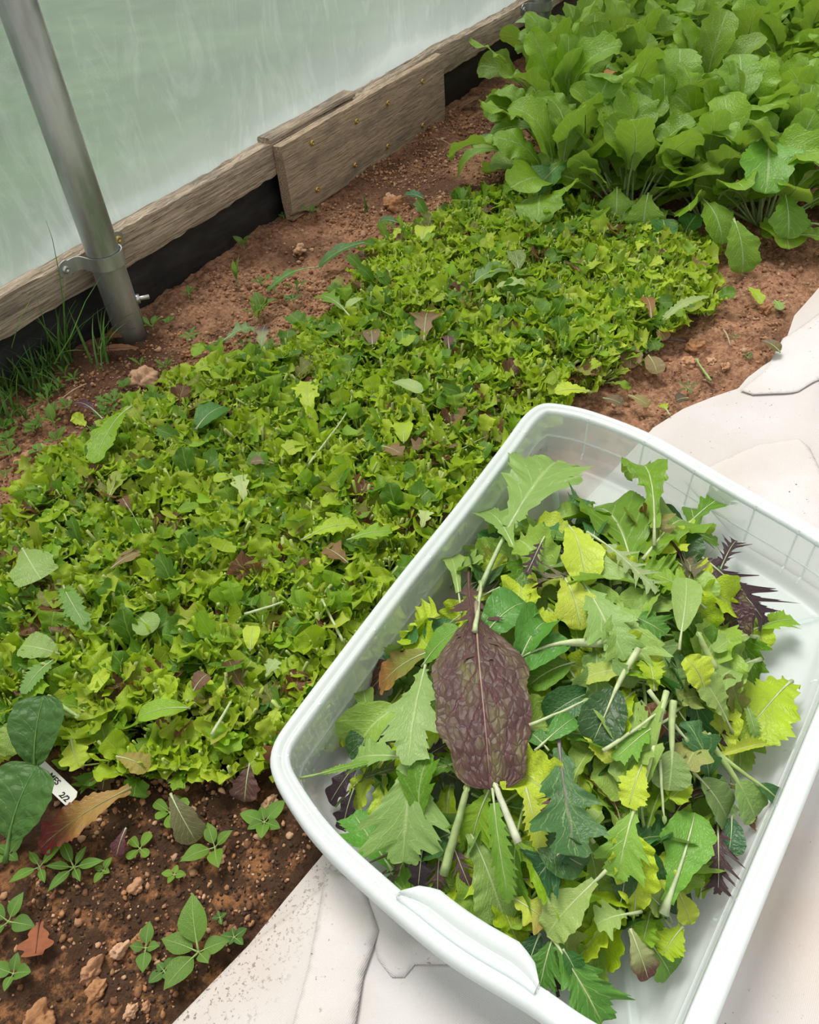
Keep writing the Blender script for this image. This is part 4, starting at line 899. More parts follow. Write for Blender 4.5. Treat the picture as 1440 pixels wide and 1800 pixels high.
hero('mizuna_leaf', 'mizuna', (722, 1300), (708, 1515), 160, M_PALE, 'widest pale star-shaped mizuna leaf near the front rim', 'mizuna leaf', h0=0.016, h1=0.030, flip=True, col=(0.24, 0.45, 0.12), bend=0.4, pet=0.12, nv=120, seed=22)
hero('mizuna_leaf', 'mizuna', (712, 1330), (622, 1335), 88, M_PALE, 'small three-pointed pale mizuna leaf near the tub corner', 'mizuna leaf', h0=0.014, h1=0.022, flip=True, col=(0.25, 0.46, 0.12), bend=0.4, pet=0.05, nv=70, seed=27)
hero('mizuna_leaf', 'mizuna', (690, 1530), (622, 1430), 100, M_PALE, 'saturated green mizuna leaf pressed beside front rim', 'mizuna leaf', h0=0.010, h1=0.018, col=(0.12, 0.36, 0.03), bend=0.4, pet=0.02, nv=80, seed=28)
hero('mizuna_leaf', 'comb', (528, 1368), (650, 1340), 18, M_LEAF, 'thin toothed green leaf poking out toward the tub corner', 'mizuna leaf', h0=0.046, h1=0.030, col=(0.20, 0.38, 0.04), bend=0.2, pet=0.5, r0=0.0016, scol=STEM)
hero('purple_mustard_leaf', 'oak', (640, 1330), (580, 1412), 40, M_PURP, 'near-black lobed leaf lying low in the tub corner', 'mustard leaf', h0=0.008, h1=0.006, col=(0.03, 0.014, 0.022), pet=0.1)
hero('purple_mustard_leaf', 'oak', (625, 1380), (602, 1460), 42, M_PURP, 'second near-black leaf beside the saturated green mizuna', 'mustard leaf', h0=0.012, h1=0.010, col=(0.03, 0.014, 0.022), pet=0.1)
hero('spoon_leaf', 'spoon', (650, 1260), (640, 1215), 34, M_LEAF, 'small grey-green cupped leaf by the wall above corner mizuna', 'salad leaf', h0=0.012, h1=0.02, flip=True, col=GREEN, pet=0.05, cup=0.4)
hero('leaf_stem', 'lance', (780, 1537), (824, 1375), 12, M_LEAF, 'thick pale green cut stem below the biggest purple leaf', 'leaf stem', h0=0.030, h1=0.022, col=STEM, pet=8.0, r0=0.0044, scol=(0.46, 0.60, 0.25))
hero('leaf_stem', 'lance', (912, 1482), (868, 1375), 10, M_LEAF, 'cream cut stem slanting out below the biggest purple leaf', 'leaf stem', h0=0.032, h1=0.020, col=CREAM, pet=8.0, r0=0.0038, scol=(0.75, 0.80, 0.60))
hero('mizuna_leaf', 'comb', (866, 1385), (895, 1588), 46, M_PALE, 'slim pale saw-edged leaf hanging between two cut stems', 'mizuna leaf', h0=0.020, h1=0.024, col=(0.24, 0.46, 0.06), bend=0.4, pet=0.15, nv=80, cup=0.5)
hero('mizuna_leaf', 'mizuna', (864, 1380), (830, 1480), 90, M_PALE, 'dark jagged mizuna leaf behind the slim saw-edged one', 'mizuna leaf', h0=0.012, h1=0.012, col=MID, bend=0.4, pet=0.1, nv=80, seed=33)
hero('lettuce_leaf', 'comb', (925, 1385), (950, 1500), 42, M_LEAF, 'yellow lime strip of lettuce right of the cream cut stem', 'lettuce leaf', h0=0.016, h1=0.016, col=YEL, pet=0.02, bend=0.6)
hero('purple_mustard_leaf', 'frill', (790, 1470), (832, 1575), 48, M_PURP, 'veined purple feathery leaf beside the thick green cut stem', 'mustard leaf', h0=0.014, h1=0.014, col=(0.11, 0.06, 0.06), pet=0.1, nv=80, seed=35)
hero('purple_mustard_leaf', 'frill', (775, 1490), (770, 1580), 42, M_PURP, 'purple feathery leaf under the lower end of thick cut stem', 'mustard leaf', h0=0.012, h1=0.012, col=(0.10, 0.05, 0.05), pet=0.1, nv=80, seed=36)
hero('purple_mustard_leaf', 'oak', (745, 1480), (735, 1560), 40, M_PURP, 'black-purple lobed leaf against the front rim by handle', 'mustard leaf', h0=0.012, h1=0.016, col=(0.028, 0.014, 0.02), pet=0.1)
hero('mizuna_leaf', 'frill', (860, 1590), (842, 1650), 60, M_PALE, 'grey feathery mizuna with thin lobes beside the handle', 'mizuna leaf', h0=0.010, h1=0.012, flip=True, col=(0.22, 0.24, 0.12), pet=0.1, nv=90, seed=38)
hero('lettuce_leaf', 'lettuce', (815, 1440), (890, 1625), 88, M_LEAF, 'large limp pale lettuce leaf below the slim saw-edged leaf', 'lettuce leaf', h0=0.008, h1=0.010, flip=True, col=(0.22, 0.38, 0.08), bend=0.5, pet=0.15)
hero('spoon_leaf', 'spoon', (1052, 1140), (1052, 1128), 10, M_DARK, '', '', )
H.pop()
hero('lettuce_leaf', 'lettuce', (1110, 1175), (1022, 1195), 44, M_LEAF, 'yellowish lettuce leaf above the dark round pak choi', 'lettuce leaf', h0=0.018, h1=0.016, flip=True, col=YEL, pet=0.03)
hero('lettuce_leaf', 'frilly', (1020, 1255), (1075, 1340), 56, M_LEAF, 'yellowish ruffled lettuce peeping under dark round pak choi', 'lettuce leaf', h0=0.010, h1=0.010, col=YEL, ruf=0.06, pet=0.02)
hero('pak_choi_leaf', 'spoon', (1122, 1142), (1042, 1306), 78, M_DARK, 'dark round pak choi leaf with straight pale stalk at centre', 'pak choi leaf', h0=0.026, h1=0.016, col=(0.026, 0.080, 0.014), bend=0.5, pet=0.9, r0=0.0034, scol=CREAM, crink=0.01, cup=0.12)
hero('pak_choi_leaf', 'spoon', (1184, 1232), (1176, 1390), 66, M_LEAF, 'grey-green round leaf with thick stalk lying front centre', 'pak choi leaf', h0=0.028, h1=0.018, flip=True, col=(0.13, 0.25, 0.08), bend=0.3, pet=1.3, r0=0.0036, scol=(0.52, 0.66, 0.30))
hero('mizuna_leaf', 'mizuna', (1188, 1258), (1080, 1335), 60, M_PALE, 'bright green jagged leaf below the dark round pak choi', 'mizuna leaf', h0=0.022, h1=0.016, col=(0.19, 0.42, 0.04), bend=0.4, pet=0.6, nv=80, seed=41)
hero('lettuce_leaf', 'lettuce', (1236, 1225), (1205, 1155), 58, M_LEAF, 'rounded bright lime lettuce leaf right of the lettuce cluster', 'lettuce leaf', h0=0.016, h1=0.024, col=LIME2, ruf=0.08, pet=0.02, bend=1.0)
hero('lettuce_leaf', 'frilly', (1150, 1215), (1140, 1160), 50, M_LEAF, 'wavy lime lettuce leaf behind the pale stalks, centre', 'lettuce leaf', h0=0.012, h1=0.018, col=LIME, ruf=0.08, pet=0.02)
hero('lettuce_leaf', 'lettuce', (1290, 1292), (1226, 1182), 62, M_LEAF, 'long wavy lime leaf with whitish stalk slanting to the right', 'lettuce leaf', h0=0.022, h1=0.022, flip=True, col=(0.32, 0.48, 0.10), bend=0.4, pet=0.35, ruf=0.05)
hero('lettuce_leaf', 'frilly', (1392, 1198), (1300, 1300), 125, M_LEAF, 'largest frilly lime lettuce leaf at the right edge of heap', 'lettuce leaf', h0=0.016, h1=0.010, col=LIME, bend=0.7, pet=0.02, ruf=0.09, rf=5, nv=70, seed=44)
hero('mizuna_leaf', 'comb', (1302, 1212), (1330, 1300), 26, M_LEAF, 'thin pale green sprig lying over the largest frilly lettuce', 'mizuna leaf', h0=0.022, h1=0.02, col=PALEG, pet=0.5)
hero('lettuce_leaf', 'comb', (1362, 1312), (1262, 1330), 26, M_LEAF, 'narrow yellow-green folded leaf pointing right below largest frilly lettuce', 'lettuce leaf', h0=0.022, h1=0.018, col=YEL, pet=0.1, cup=0.6)
hero('leaf_stem', 'lance', (1257, 1178), (1225, 1110), 12, M_LEAF, 'thick green cut stem below the right purple mustard', 'leaf stem', h0=0.026, h1=0.022, col=STEM, pet=6.0, r0=0.0046, scol=(0.45, 0.60, 0.22))
hero('lettuce_leaf', 'lettuce', (1332, 1120), (1255, 1145), 34, M_LEAF, 'pale creased leaf base directly under the right purple mustard', 'lettuce leaf', h0=0.018, h1=0.016, flip=True, col=PALEG, pet=0.4, r0=0.003)
hero('lettuce_leaf', 'lettuce', (1338, 1158), (1235, 1215), 52, M_LEAF, 'pale green leaf with white stalk end beside largest frilly lettuce', 'lettuce leaf', h0=0.016, h1=0.014, flip=True, col=(0.24, 0.42, 0.10), pet=0.35, r0=0.0028)
hero('red_lettuce_leaf', 'oak', (1248, 1290), (1205, 1350), 68, M_LEAF, 'olive and rust coloured lettuce leaf right of grey-green round leaf', 'lettuce leaf', h0=0.024, h1=0.020, flip=True, col=(0.34, 0.38, 0.08), col2=(0.33, 0.24, 0.07), pet=0.03)
hero('spinach_leaf', 'spoon', (1218, 1356), (1278, 1440), 72, M_LEAF, 'matt grey-green oval leaf with white midrib near right side', 'salad leaf', h0=0.018, h1=0.012, flip=True, col=(0.09, 0.21, 0.06), bend=0.5, pet=0.2, scol=CREAM)
hero('pak_choi_leaf', 'spoon', (1262, 1325), (1378, 1430), 42, M_DARK, 'dark narrow pak choi leaf pointing furthest right near front', 'pak choi leaf', h0=0.022, h1=0.018, col=(0.04, 0.13, 0.03), bend=0.9, pet=1.0, r0=0.0026, scol=STEM)
hero('pak_choi_leaf', 'spoon', (1245, 1300), (1328, 1438), 70, M_DARK, 'green folded pak choi leaf with thick bright stalk, right side', 'pak choi leaf', h0=0.028, h1=0.022, flip=True, col=(0.10, 0.26, 0.05), bend=0.4, pet=1.1, r0=0.0042, scol=(0.45, 0.62, 0.22))
hero('pak_choi_leaf', 'spoon', (1287, 1435), (1280, 1504), 50, M_DARK, 'dark bluish oval leaf hanging above the lower purple frill', 'pak choi leaf', h0=0.012, h1=0.010, col=(0.04, 0.13, 0.045), bend=0.4, pet=0.05)
hero('red_lettuce_leaf', 'spoon', (1300, 1432), (1332, 1452), 38, M_LEAF, 'small round rust-red leaf at the right edge near tub floor', 'lettuce leaf', h0=0.008, h1=0.006, col=(0.22, 0.09, 0.035), pet=0.02)
hero('spoon_leaf', 'lettuce', (1282, 1378), (1330, 1405), 34, M_LEAF, 'crinkled yellow-brown scrap beside the thick bright stalk', 'lettuce leaf', h0=0.008, h1=0.010, col=(0.40, 0.34, 0.08), col2=REDB, ruf=0.1, pet=0.02)
hero('lettuce_leaf', 'lettuce', (1165, 1607), (1222, 1428), 84, M_LEAF, 'large smooth romaine-like leaf with fat white rib, front right', 'lettuce leaf', h0=0.026, h1=0.026, col=(0.17, 0.40, 0.04), bend=0.5, pet=0.12, r0=0.005, scol=(0.60, 0.72, 0.42), nv=60)
hero('lettuce_leaf', 'lettuce', (1185, 1480), (1155, 1565), 44, M_LEAF, 'curled yellowish lettuce edge left of the romaine-like leaf', 'lettuce leaf', h0=0.016, h1=0.016, col=LIME2, ruf=0.09, pet=0.02)
hero('lettuce_leaf', 'lettuce', (1190, 1560), (1215, 1625), 42, M_LEAF, 'yellow-green ruffled leaf right of the romaine-like leaf stalk', 'lettuce leaf', h0=0.014, h1=0.012, col=YEL, ruf=0.06, pet=0.02)
hero('purple_mustard_leaf', 'frill', (1262, 1440), (1262, 1570), 92, M_PURP, 'purple feathery leaf overhanging the lower right of heap', 'mustard leaf', h0=0.010, h1=0.018, col=(0.06, 0.025, 0.03), bend=0.6, pet=0.1, nv=100, seed=51)
hero('lettuce_leaf', 'mizuna', (1172, 1215), (1085, 1545), 96, M_PALE, 'lime heart-shaped leaf on a very long thin stalk, front centre', 'lettuce leaf', h0=0.030, h1=0.016, col=(0.24, 0.45, 0.05), bend=0.4, pet=1.9, r0=0.0028, scol=(0.60, 0.74, 0.36), seed=61)
hero('kale_leaf', 'kale', (982, 1295), (1012, 1505), 128, M_PALE, 'blue-green kale leaf with mauve midrib below the big mustard', 'kale leaf', h0=0.018, h1=0.020, col=(0.075, 0.19, 0.055), bend=0.3, pet=0.12, nv=90, scol=(0.30, 0.24, 0.26), seed=53)
hero('purple_mustard_leaf', 'frill', (985, 1370), (958, 1435), 36, M_PURP, 'reddish shredded frill left of the blue-green kale', 'mustard leaf', h0=0.018, h1=0.014, col=(0.15, 0.05, 0.05), pet=0.05, nv=70)
hero('kale_leaf', 'kale', (1012, 1480), (945, 1545), 100, M_PALE, 'darker blue-green leaf below the mauve-ribbed kale', 'kale leaf', h0=0.010, h1=0.010, col=(0.035, 0.13, 0.05), pet=0.02, nv=80, seed=55)
hero('lettuce_leaf', 'lettuce', (1066, 1530), (962, 1645), 76, M_LEAF, 'long pale yellow-green leaf sweeping down to the front', 'lettuce leaf', h0=0.022, h1=0.022, flip=True, col=(0.36, 0.50, 0.13), bend=0.5, pet=0.2, ruf=0.05)
hero('lettuce_leaf', 'oak', (905, 1580), (965, 1620), 70, M_LEAF, 'yellow lettuce leaf with a brown patch near the handle', 'lettuce leaf', h0=0.014, h1=0.012, col=YEL, col2=(0.36, 0.27, 0.07), pet=0.02)
hero('lettuce_leaf', 'oak', (1128, 1602), (1048, 1625), 60, M_PALE, 'pale lobed leaf on a thin horizontal stem, lower centre', 'lettuce leaf', h0=0.02, h1=0.016, flip=True, col=PALEG, pet=0.6, nv=60)
hero('mizuna_leaf', 'mizuna', (970, 1645), (1058, 1800), 118, M_PALE, 'big dark mizuna leaf at the lowest front of heap', 'mizuna leaf', h0=0.020, h1=0.026, col=(0.10, 0.27, 0.035), bend=0.5, pet=0.12, nv=110, seed=57)
hero('mizuna_leaf', 'mizuna', (975, 1640), (948, 1740), 76, M_PALE, 'dark mizuna leaf pointing at the handle end', 'mizuna leaf', h0=0.014, h1=0.018, col=(0.09, 0.25, 0.03), bend=0.4, pet=0.05, nv=90, seed=58)
hero('spoon_leaf', 'spoon', (990, 1668), (1010, 1705), 36, M_DARK, 'small cupped dark leaf on top of the lowest mizunas', 'salad leaf', h0=0.028, h1=0.028, col=(0.05, 0.17, 0.03), pet=0.1, cup=0.5)
hero('spoon_leaf', 'spoon', (950, 1640), (925, 1715), 56, M_DARK, 'dark rounded leaf behind the handle end', 'salad leaf', h0=0.010, h1=0.010, col=(0.03, 0.10, 0.03), pet=0.05)
hero('red_lettuce_leaf', 'lettuce', (1108, 1632), (1140, 1722), 50, M_LEAF, 'green lettuce leaf with pinkish brown tip, lower right', 'lettuce leaf', h0=0.024, h1=0.020, col=(0.38, 0.42, 0.18), col2=(0.14, 0.05, 0.045), pet=0.02)
hero('lettuce_leaf', 'lettuce', (1130, 1640), (1178, 1715), 72, M_LEAF, 'plain smooth green leaf edge at the lower right of heap', 'lettuce leaf', h0=0.008, h1=0.004, col=(0.15, 0.32, 0.04), pet=0.02, ruf=0.01)
hero('lettuce_leaf', 'frilly', (1200, 1630), (1165, 1680), 60, M_LEAF, 'crimped bright lettuce leaf above the smooth lower right edge', 'lettuce leaf', h0=0.014, h1=0.014, col=LIME, ruf=0.12, pet=0.02)
hero('lettuce_leaf', 'frilly', (1145, 1600), (1130, 1660), 52, M_LEAF, 'small crimped green leaf above the pink-tipped lettuce', 'lettuce leaf', h0=0.014, h1=0.014, col=MID, ruf=0.12, pet=0.02)
hero('lettuce_leaf', 'ovate', (1165, 1600), (1130, 1565), 50, M_LEAF, 'round pale olive leaf left of the romaine-like stalk', 'lettuce leaf', h0=0.018, h1=0.018, col=(0.26, 0.38, 0.08), pet=0.05)
hero('spoon_leaf', 'spoon', (965, 1320), (935, 1290), 34, M_DARK, 'small green round leaf beside the biggest purple leaf edge', 'salad leaf', h0=0.016, h1=0.016, col=(0.07, 0.2, 0.03), pet=0.3)
hero('spoon_leaf', 'spoon', (940, 1320), (1010, 1262), 40, M_DARK, 'small veined round leaf on thin stalk left of pak choi', 'salad leaf', h0=0.016, h1=0.02, col=(0.08, 0.24, 0.03), pet=0.4)
hero('leaf_stem', 'lance', (930, 1275), (1040, 1228), 8, M_LEAF, 'long thin pale stem left of dark round pak choi', 'leaf stem', h0=0.022, h1=0.026, col=STEM, pet=5.0, r0=0.0018, scol=CREAM)
hero('mizuna_leaf', 'mizuna', (1080, 1075), (1170, 1115), 70, M_PALE, 'deep green jagged leaf behind the pale central mizuna', 'mizuna leaf', h0=0.012, h1=0.012, col=(0.10, 0.28, 0.03), pet=0.2, nv=80, seed=63)
hero('leaf_stem', 'lance', (1160, 1335), (1168, 1450), 8, M_LEAF, 'thin whitish stem hanging below the grey-green round leaf', 'leaf stem', h0=0.018, h1=0.014, col=STEM, pet=5.0, r0=0.0016, scol=CREAM)
hero('leaf_stem', 'lance', (1060, 1320), (1170, 1245), 8, M_LEAF, 'pale stem crossing just under the central stalks', 'leaf stem', h0=0.024, h1=0.026, col=STEM, pet=5.0, r0=0.0020, scol=CREAM)
hero('leaf_stem', 'lance', (1140, 1213), (1212, 1310), 8, M_LEAF, 'pale green stem behind the thick-stalked grey-green leaf', 'leaf stem', h0=0.022, h1=0.020, col=STEM, pet=5.0, r0=0.0026, scol=CREAM)
hero('lettuce_leaf', 'frilly', (1130, 1340), (1105, 1420), 60, M_LEAF, 'glowing lime ruffled leaf right of the blue-green kale', 'lettuce leaf', h0=0.014, h1=0.014, col=LIME2, ruf=0.1, pet=0.02)
hero('lettuce_leaf', 'lettuce', (1215, 1380), (1178, 1405), 50, M_LEAF, 'wavy lime leaf between grey-green round leaf and oval one', 'lettuce leaf', h0=0.014, h1=0.014, col=LIME, ruf=0.08, pet=0.02)
for i, (nm, kd, b, t, w, mat, lab, cat, h0, h1, kw) in enumerate(H):
    kw.setdefault('seed', 700 + i)
    if kd in ('lettuce', 'frilly') : kw.setdefault('ruf', 0.06)
    lay_leaf(nm, kd, on_pile(*b, h0 + i * 0.00002), on_pile(*t, h1 + i * 0.00002), w, mat, lab, cat, **kw)

# ------------------------------------------------------------------ loose leaves lying on the bed
def loose(name, kind, b, t, w, label, cat, z0=0.055, z1=0.06, mat=M_LEAF, **kw):
    kw.setdefault('seed', int(b[0] * 7 + b[1])); kw.setdefault('pet', 0.05); kw.setdefault('nv', 30); kw.setdefault('nu', 6)
    return lay_leaf(name, kind, onz(*b, z0), onz(*t, z1), w, mat, label, cat, **kw)
loose('lettuce_leaf', 'frilly', (232, 715), (165, 815), 52, 'long loose frilled green leaf at the left end of bed', 'lettuce leaf', col=MID, ruf=0.05, pet=0.15)
loose('salad_leaf', 'spoon', (345, 755), (392, 715), 56, 'dark round loose leaf with a hole near the bed corner', 'salad leaf', col=(0.07, 0.22, 0.03))
loose('lettuce_leaf', 'lettuce', (40, 965), (72, 1018), 62, 'pale square torn leaf piece on the left of bed', 'lettuce leaf', col=PALEG, flip=True, cut=0.8)
loose('lettuce_leaf', 'oak', (430, 885), (422, 835), 30, 'creamy pale torn leaf scrap in the left middle of bed', 'lettuce leaf', col=(0.55, 0.65, 0.25))
loose('red_lettuce_leaf', 'oak', (230, 900), (215, 875), 24, 'small purple-red curled scrap among green leaves', 'lettuce leaf', col=REDB)
loose('red_lettuce_leaf', 'lettuce', (195, 1000), (248, 970), 30, 'brownish loose leaf lying left of the bed centre', 'lettuce leaf', col=(0.30, 0.20, 0.08))
loose('mizuna_leaf', 'comb', (112, 1030), (155, 1110), 44, 'grey-green serrated loose leaf lying near left edge of bed', 'mizuna leaf', col=(0.18, 0.34, 0.07), mat=M_PALE)
loose('salad_leaf', 'spoon', (230, 1075), (268, 1112), 46, 'pale round leaf with white stalk stub on the near bed', 'salad leaf', col=PALEG, flip=True, pet=0.5)
loose('salad_leaf', 'spoon', (105, 1150), (38, 1135), 54, 'large pale round leaf lying on the near left of bed', 'salad leaf', col=PALEG, flip=True)
loose('lettuce_leaf', 'comb', (95, 1160), (40, 1220), 44, 'ribbed pale green leaf under the large pale round one', 'lettuce leaf', col=(0.20, 0.37, 0.08))
loose('lettuce_leaf', 'spoon', (335, 1245), (242, 1260), 40, 'glossy long green leaf lying across the near bed', 'lettuce leaf', col=MID)
loose('leaf_stem', 'lance', (372, 1292), (407, 1232), 6, 'straight pale cut stem lying on near right of bed', 'leaf stem', col=STEM, pet=8, r0=0.0022, scol=CREAM)
loose('leaf_stem', 'lance', (85, 1225), (140, 1262), 9, 'thick pale cut stem lying on the near left bed', 'leaf stem', col=STEM, pet=8, r0=0.0032, scol=STEM)
loose('lettuce_leaf', 'lettuce', (210, 1185), (192, 1155), 42, 'lime folded leaf tip near the round pale leaf', 'lettuce leaf', col=LIME)
loose('red_lettuce_leaf', 'spoon', (340, 1215), (365, 1185), 34, 'dull red rounded leaf pressed in the near bed', 'lettuce leaf', col=(0.20, 0.09, 0.05))
loose('lettuce_leaf', 'frilly', (545, 735), (542, 670), 50, 'bright lime crinkled leaf standing up at the bed middle', 'lettuce leaf', col=LIME2, ruf=0.08)
loose('leaf_stem', 'lance', (540, 820), (620, 712), 6, 'long thin pale stem crossing the middle of the bed', 'leaf stem', col=STEM, pet=8, r0=0.0018, scol=CREAM)
loose('lettuce_leaf', 'spoon', (690, 672), (742, 690), 28, 'pale torn leaf lying in the centre of bed', 'lettuce leaf', col=(0.45, 0.58, 0.22), flip=True)
loose('red_lettuce_leaf', 'oak', (745, 600), (752, 548), 48, 'copper red ragged leaf standing in the far middle', 'lettuce leaf', col=(0.30, 0.19, 0.09), col2=REDB)
loose('red_lettuce_leaf', 'spoon', (655, 610), (652, 580), 30, 'brown-pink leaf just left of the copper red ragged one', 'lettuce leaf', col=(0.25, 0.16, 0.09))
loose('red_lettuce_leaf', 'oak', (790, 615), (788, 590), 24, 'wine red small leaf right of the copper ragged leaf', 'lettuce leaf', col=(0.14, 0.05, 0.05))
loose('salad_leaf', 'spoon', (708, 608), (708, 582), 26, 'small round dark leaf before the copper red leaf', 'salad leaf', col=GREEN)
loose('lettuce_leaf', 'spoon', (710, 780), (710, 742), 34, 'rounded lime leaf glowing in the middle of bed', 'lettuce leaf', col=LIME)
loose('red_lettuce_leaf', 'oak', (672, 785), (708, 800), 34, 'tan red leaf below the rounded lime leaf', 'lettuce leaf', col=(0.28, 0.16, 0.07))
loose('lettuce_leaf', 'spoon', (740, 425), (750, 398), 36, 'rounded lime leaf at the far tip of bed', 'lettuce leaf', col=LIME2)
loose('mizuna_leaf', 'kale', (618, 560), (560, 520), 44, 'broad green leaf leaning off the far edge of bed', 'mizuna leaf', col=FRESH, pet=0.3)
loose('lettuce_leaf', 'lance', (605, 545), (640, 524), 18, 'smooth cream-green pod-shaped stem at the far edge', 'leaf stem', col=(0.45, 0.60, 0.2))
loose('mustard_leaf', 'mustard', (830, 500), (895, 472), 42, 'dull green mustard leaf lying flat at the far side', 'mustard leaf', col=(0.17, 0.30, 0.08), mat=M_PALE)
loose('mustard_leaf', 'mustard', (912, 480), (903, 440), 30, 'purple-veined small leaf standing at the far side', 'mustard leaf', col=(0.22, 0.34, 0.08), mat=M_RED)
loose('lettuce_leaf', 'oak', (865, 510), (925, 498), 30, 'pale lime flat lettuce piece by the dull mustard leaf', 'lettuce leaf', col=(0.45, 0.6, 0.2))
loose('lettuce_leaf', 'comb', (1165, 562), (1245, 522), 26, 'pale grey-green long leaf at the right edge of bed', 'lettuce leaf', col=(0.38, 0.5, 0.2), flip=True)
loose('red_lettuce_leaf', 'lettuce', (1145, 560), (1135, 522), 22, 'small orange-brown leaf standing at right edge of bed', 'lettuce leaf', col=(0.32, 0.14, 0.05))
loose('red_lettuce_leaf', 'lettuce', (1110, 600), (1108, 648), 38, 'dusky pink leaf drooping onto soil right of the bed', 'lettuce leaf', z0=0.03, z1=0.012, col=(0.34, 0.19, 0.10))
loose('red_lettuce_leaf', 'spoon', (1140, 625), (1155, 658), 34, 'olive-brown rounded leaf resting on soil beside dusky pink one', 'lettuce leaf', z0=0.02, z1=0.012, col=(0.30, 0.22, 0.09))
loose('red_lettuce_leaf', 'spoon', (1155, 580), (1170, 598), 26, 'rosy small leaf above the olive-brown rounded leaf', 'lettuce leaf', z0=0.03, z1=0.02, col=(0.38, 0.22, 0.10))
loose('lettuce_leaf', 'frilly', (1040, 690), (975, 690), 44, 'bright frilly lettuce leaf by the far corner of tub', 'lettuce leaf', z0=0.04, z1=0.05, col=LIME2, ruf=0.08)
loose('leaf_stem', 'lance', (1250, 670), (1222, 630), 7, 'short green cut stem lying on the right bare soil', 'leaf stem', z0=0.006, z1=0.008, col=STEM, pet=6, r0=0.0024, scol=STEM)
loose('lettuce_leaf', 'oak', (1178, 730), (1160, 712), 22, 'lime leaf scrap with thin stalk on soil behind the tub', 'lettuce leaf', z0=0.01, z1=0.008, col=LIME, pet=0.6)
loose('red_lettuce_leaf', 'lettuce', (1105, 695), (1140, 715), 28, 'tan wilted leaf on the soil behind the tub', 'lettuce leaf', z0=0.012, z1=0.008, col=(0.34, 0.27, 0.10))
loose('red_lettuce_leaf', 'spoon', (1060, 700), (1095, 712), 28, 'faded brown leaf half under the bed edge behind tub', 'lettuce leaf', z0=0.012, z1=0.008, col=(0.20, 0.14, 0.08))
loose('red_lettuce_leaf', 'spoon', (1210, 700), (1188, 705), 26, 'dark dried leaf on soil touching the fabric edge', 'lettuce leaf', z0=0.012, z1=0.008, col=(0.12, 0.08, 0.05))
loose('lettuce_leaf', 'oak', (1315, 505), (1338, 535), 22, 'lime green torn scrap on bare soil below arugula', 'lettuce leaf', z0=0.008, z1=0.012, col=LIME)
loose('lettuce_leaf', 'oak', (1362, 528), (1372, 545), 20, 'small grey-green scrap on soil near fabric fold', 'lettuce leaf', z0=0.008, z1=0.01, col=PALEG)
loose('red_lettuce_leaf', 'ovate', (1372, 620), (1338, 598), 26, 'olive purple leaf caught in the fold of fabric edge', 'lettuce leaf', z0=0.020, z1=0.024, col=(0.18, 0.14, 0.05), col2=(0.22, 0.12, 0.11))
loose('salad_leaf', 'spoon', (745, 350), (710, 343), 26, 'single dark green puckered leaf lying on soil by board', 'salad leaf', z0=0.012, z1=0.014, col=(0.03, 0.12, 0.03), mat=M_SAVOY)
loose('salad_leaf', 'spoon', (700, 392), (665, 390), 24, 'dull blue-green leaf at the far left tip of bed', 'salad leaf', z0=0.016, z1=0.016, col=(0.06, 0.18, 0.05))
loose('dried_leaf', 'lettuce', (392, 600), (448, 575), 34, 'crumpled dried green leaf on soil left of the bed', 'dry leaf', z0=0.012, z1=0.014, col=(0.22, 0.33, 0.13), ruf=0.15, crink=0.05)
loose('purple_mustard_leaf', 'oak', (190, 745), (130, 710), 26, 'purple leaf with white stalk lying on soil at left', 'mustard leaf', z0=0.02, z1=0.01, col=(0.10, 0.04, 0.06), pet=0.5, mat=M_PURP)
loose('red_lettuce_leaf', 'oak', (460, 620), (466, 572), 26, 'purple-brown lettuce leaf upright at the left bed edge', 'lettuce leaf', z0=0.03, z1=0.05, col=(0.35, 0.40, 0.18), col2=(0.12, 0.05, 0.06))
loose('lettuce_leaf', 'lettuce', (325, 665), (385, 640), 44, 'big flat lime leaf overhanging the left bed edge', 'lettuce leaf', z0=0.04, z1=0.045, col=LIME, ruf=0.05)
loose('lettuce_leaf', 'lettuce', (460, 650), (388, 628), 34, 'mid-green leaf right of the big flat lime leaf', 'lettuce leaf', z0=0.04, z1=0.03, col=MID)
# long loose rocket stalk by the far end
loose('arugula_leaf', 'arugula', (680, 425), (560, 470), 30, 'long dark green leaf lying toward the soil from far bed', 'arugula leaf', z0=0.03, z1=0.012, col=(0.07, 0.20, 0.03), pet=0.2)
loose('arugula_leaf', 'kale', (560, 470), (470, 512), 26, 'drooping jagged green leaf on soil left of far bed', 'arugula leaf', z0=0.02, z1=0.012, col=(0.10, 0.27, 0.03), pet=0.2)
loose('red_lettuce_leaf', 'oak', (612, 990), (572, 962), 42, 'coppery brown leaf near the long tub rim', 'lettuce leaf', col=(0.26, 0.14, 0.05))
loose('lettuce_leaf', 'oak', (742, 928), (750, 898), 28, 'cream lime ragged scrap beside the upper tub rim', 'lettuce leaf', col=(0.55, 0.66, 0.24))
loose('leaf_stem', 'lance', (603, 1128), (565, 1052), 6, 'pale cut stem lying on bed against the tub rim', 'leaf stem', col=STEM, pet=8, r0=0.002, scol=CREAM)
loose('lettuce_leaf', 'lettuce', (190, 880), (218, 828), 36, 'olive yellow folded leaf on the left part of bed', 'lettuce leaf', col=(0.34, 0.42, 0.05))
loose('lettuce_leaf', 'frilly', (530, 950), (628, 922), 40, 'long frilled lime leaf lying across toward the tub rim', 'lettuce leaf', col=LIME, ruf=0.07)
loose('salad_leaf', 'spoon', (440, 1145), (445, 1100), 30, 'glowing round lime leaf on the near right bed', 'salad leaf', col=LIME2)
loose('lettuce_leaf', 'oak', (468, 1190), (488, 1160), 30, 'pale creased scrap on bed near the tub corner', 'lettuce leaf', col=(0.45, 0.58, 0.25), flip=True)
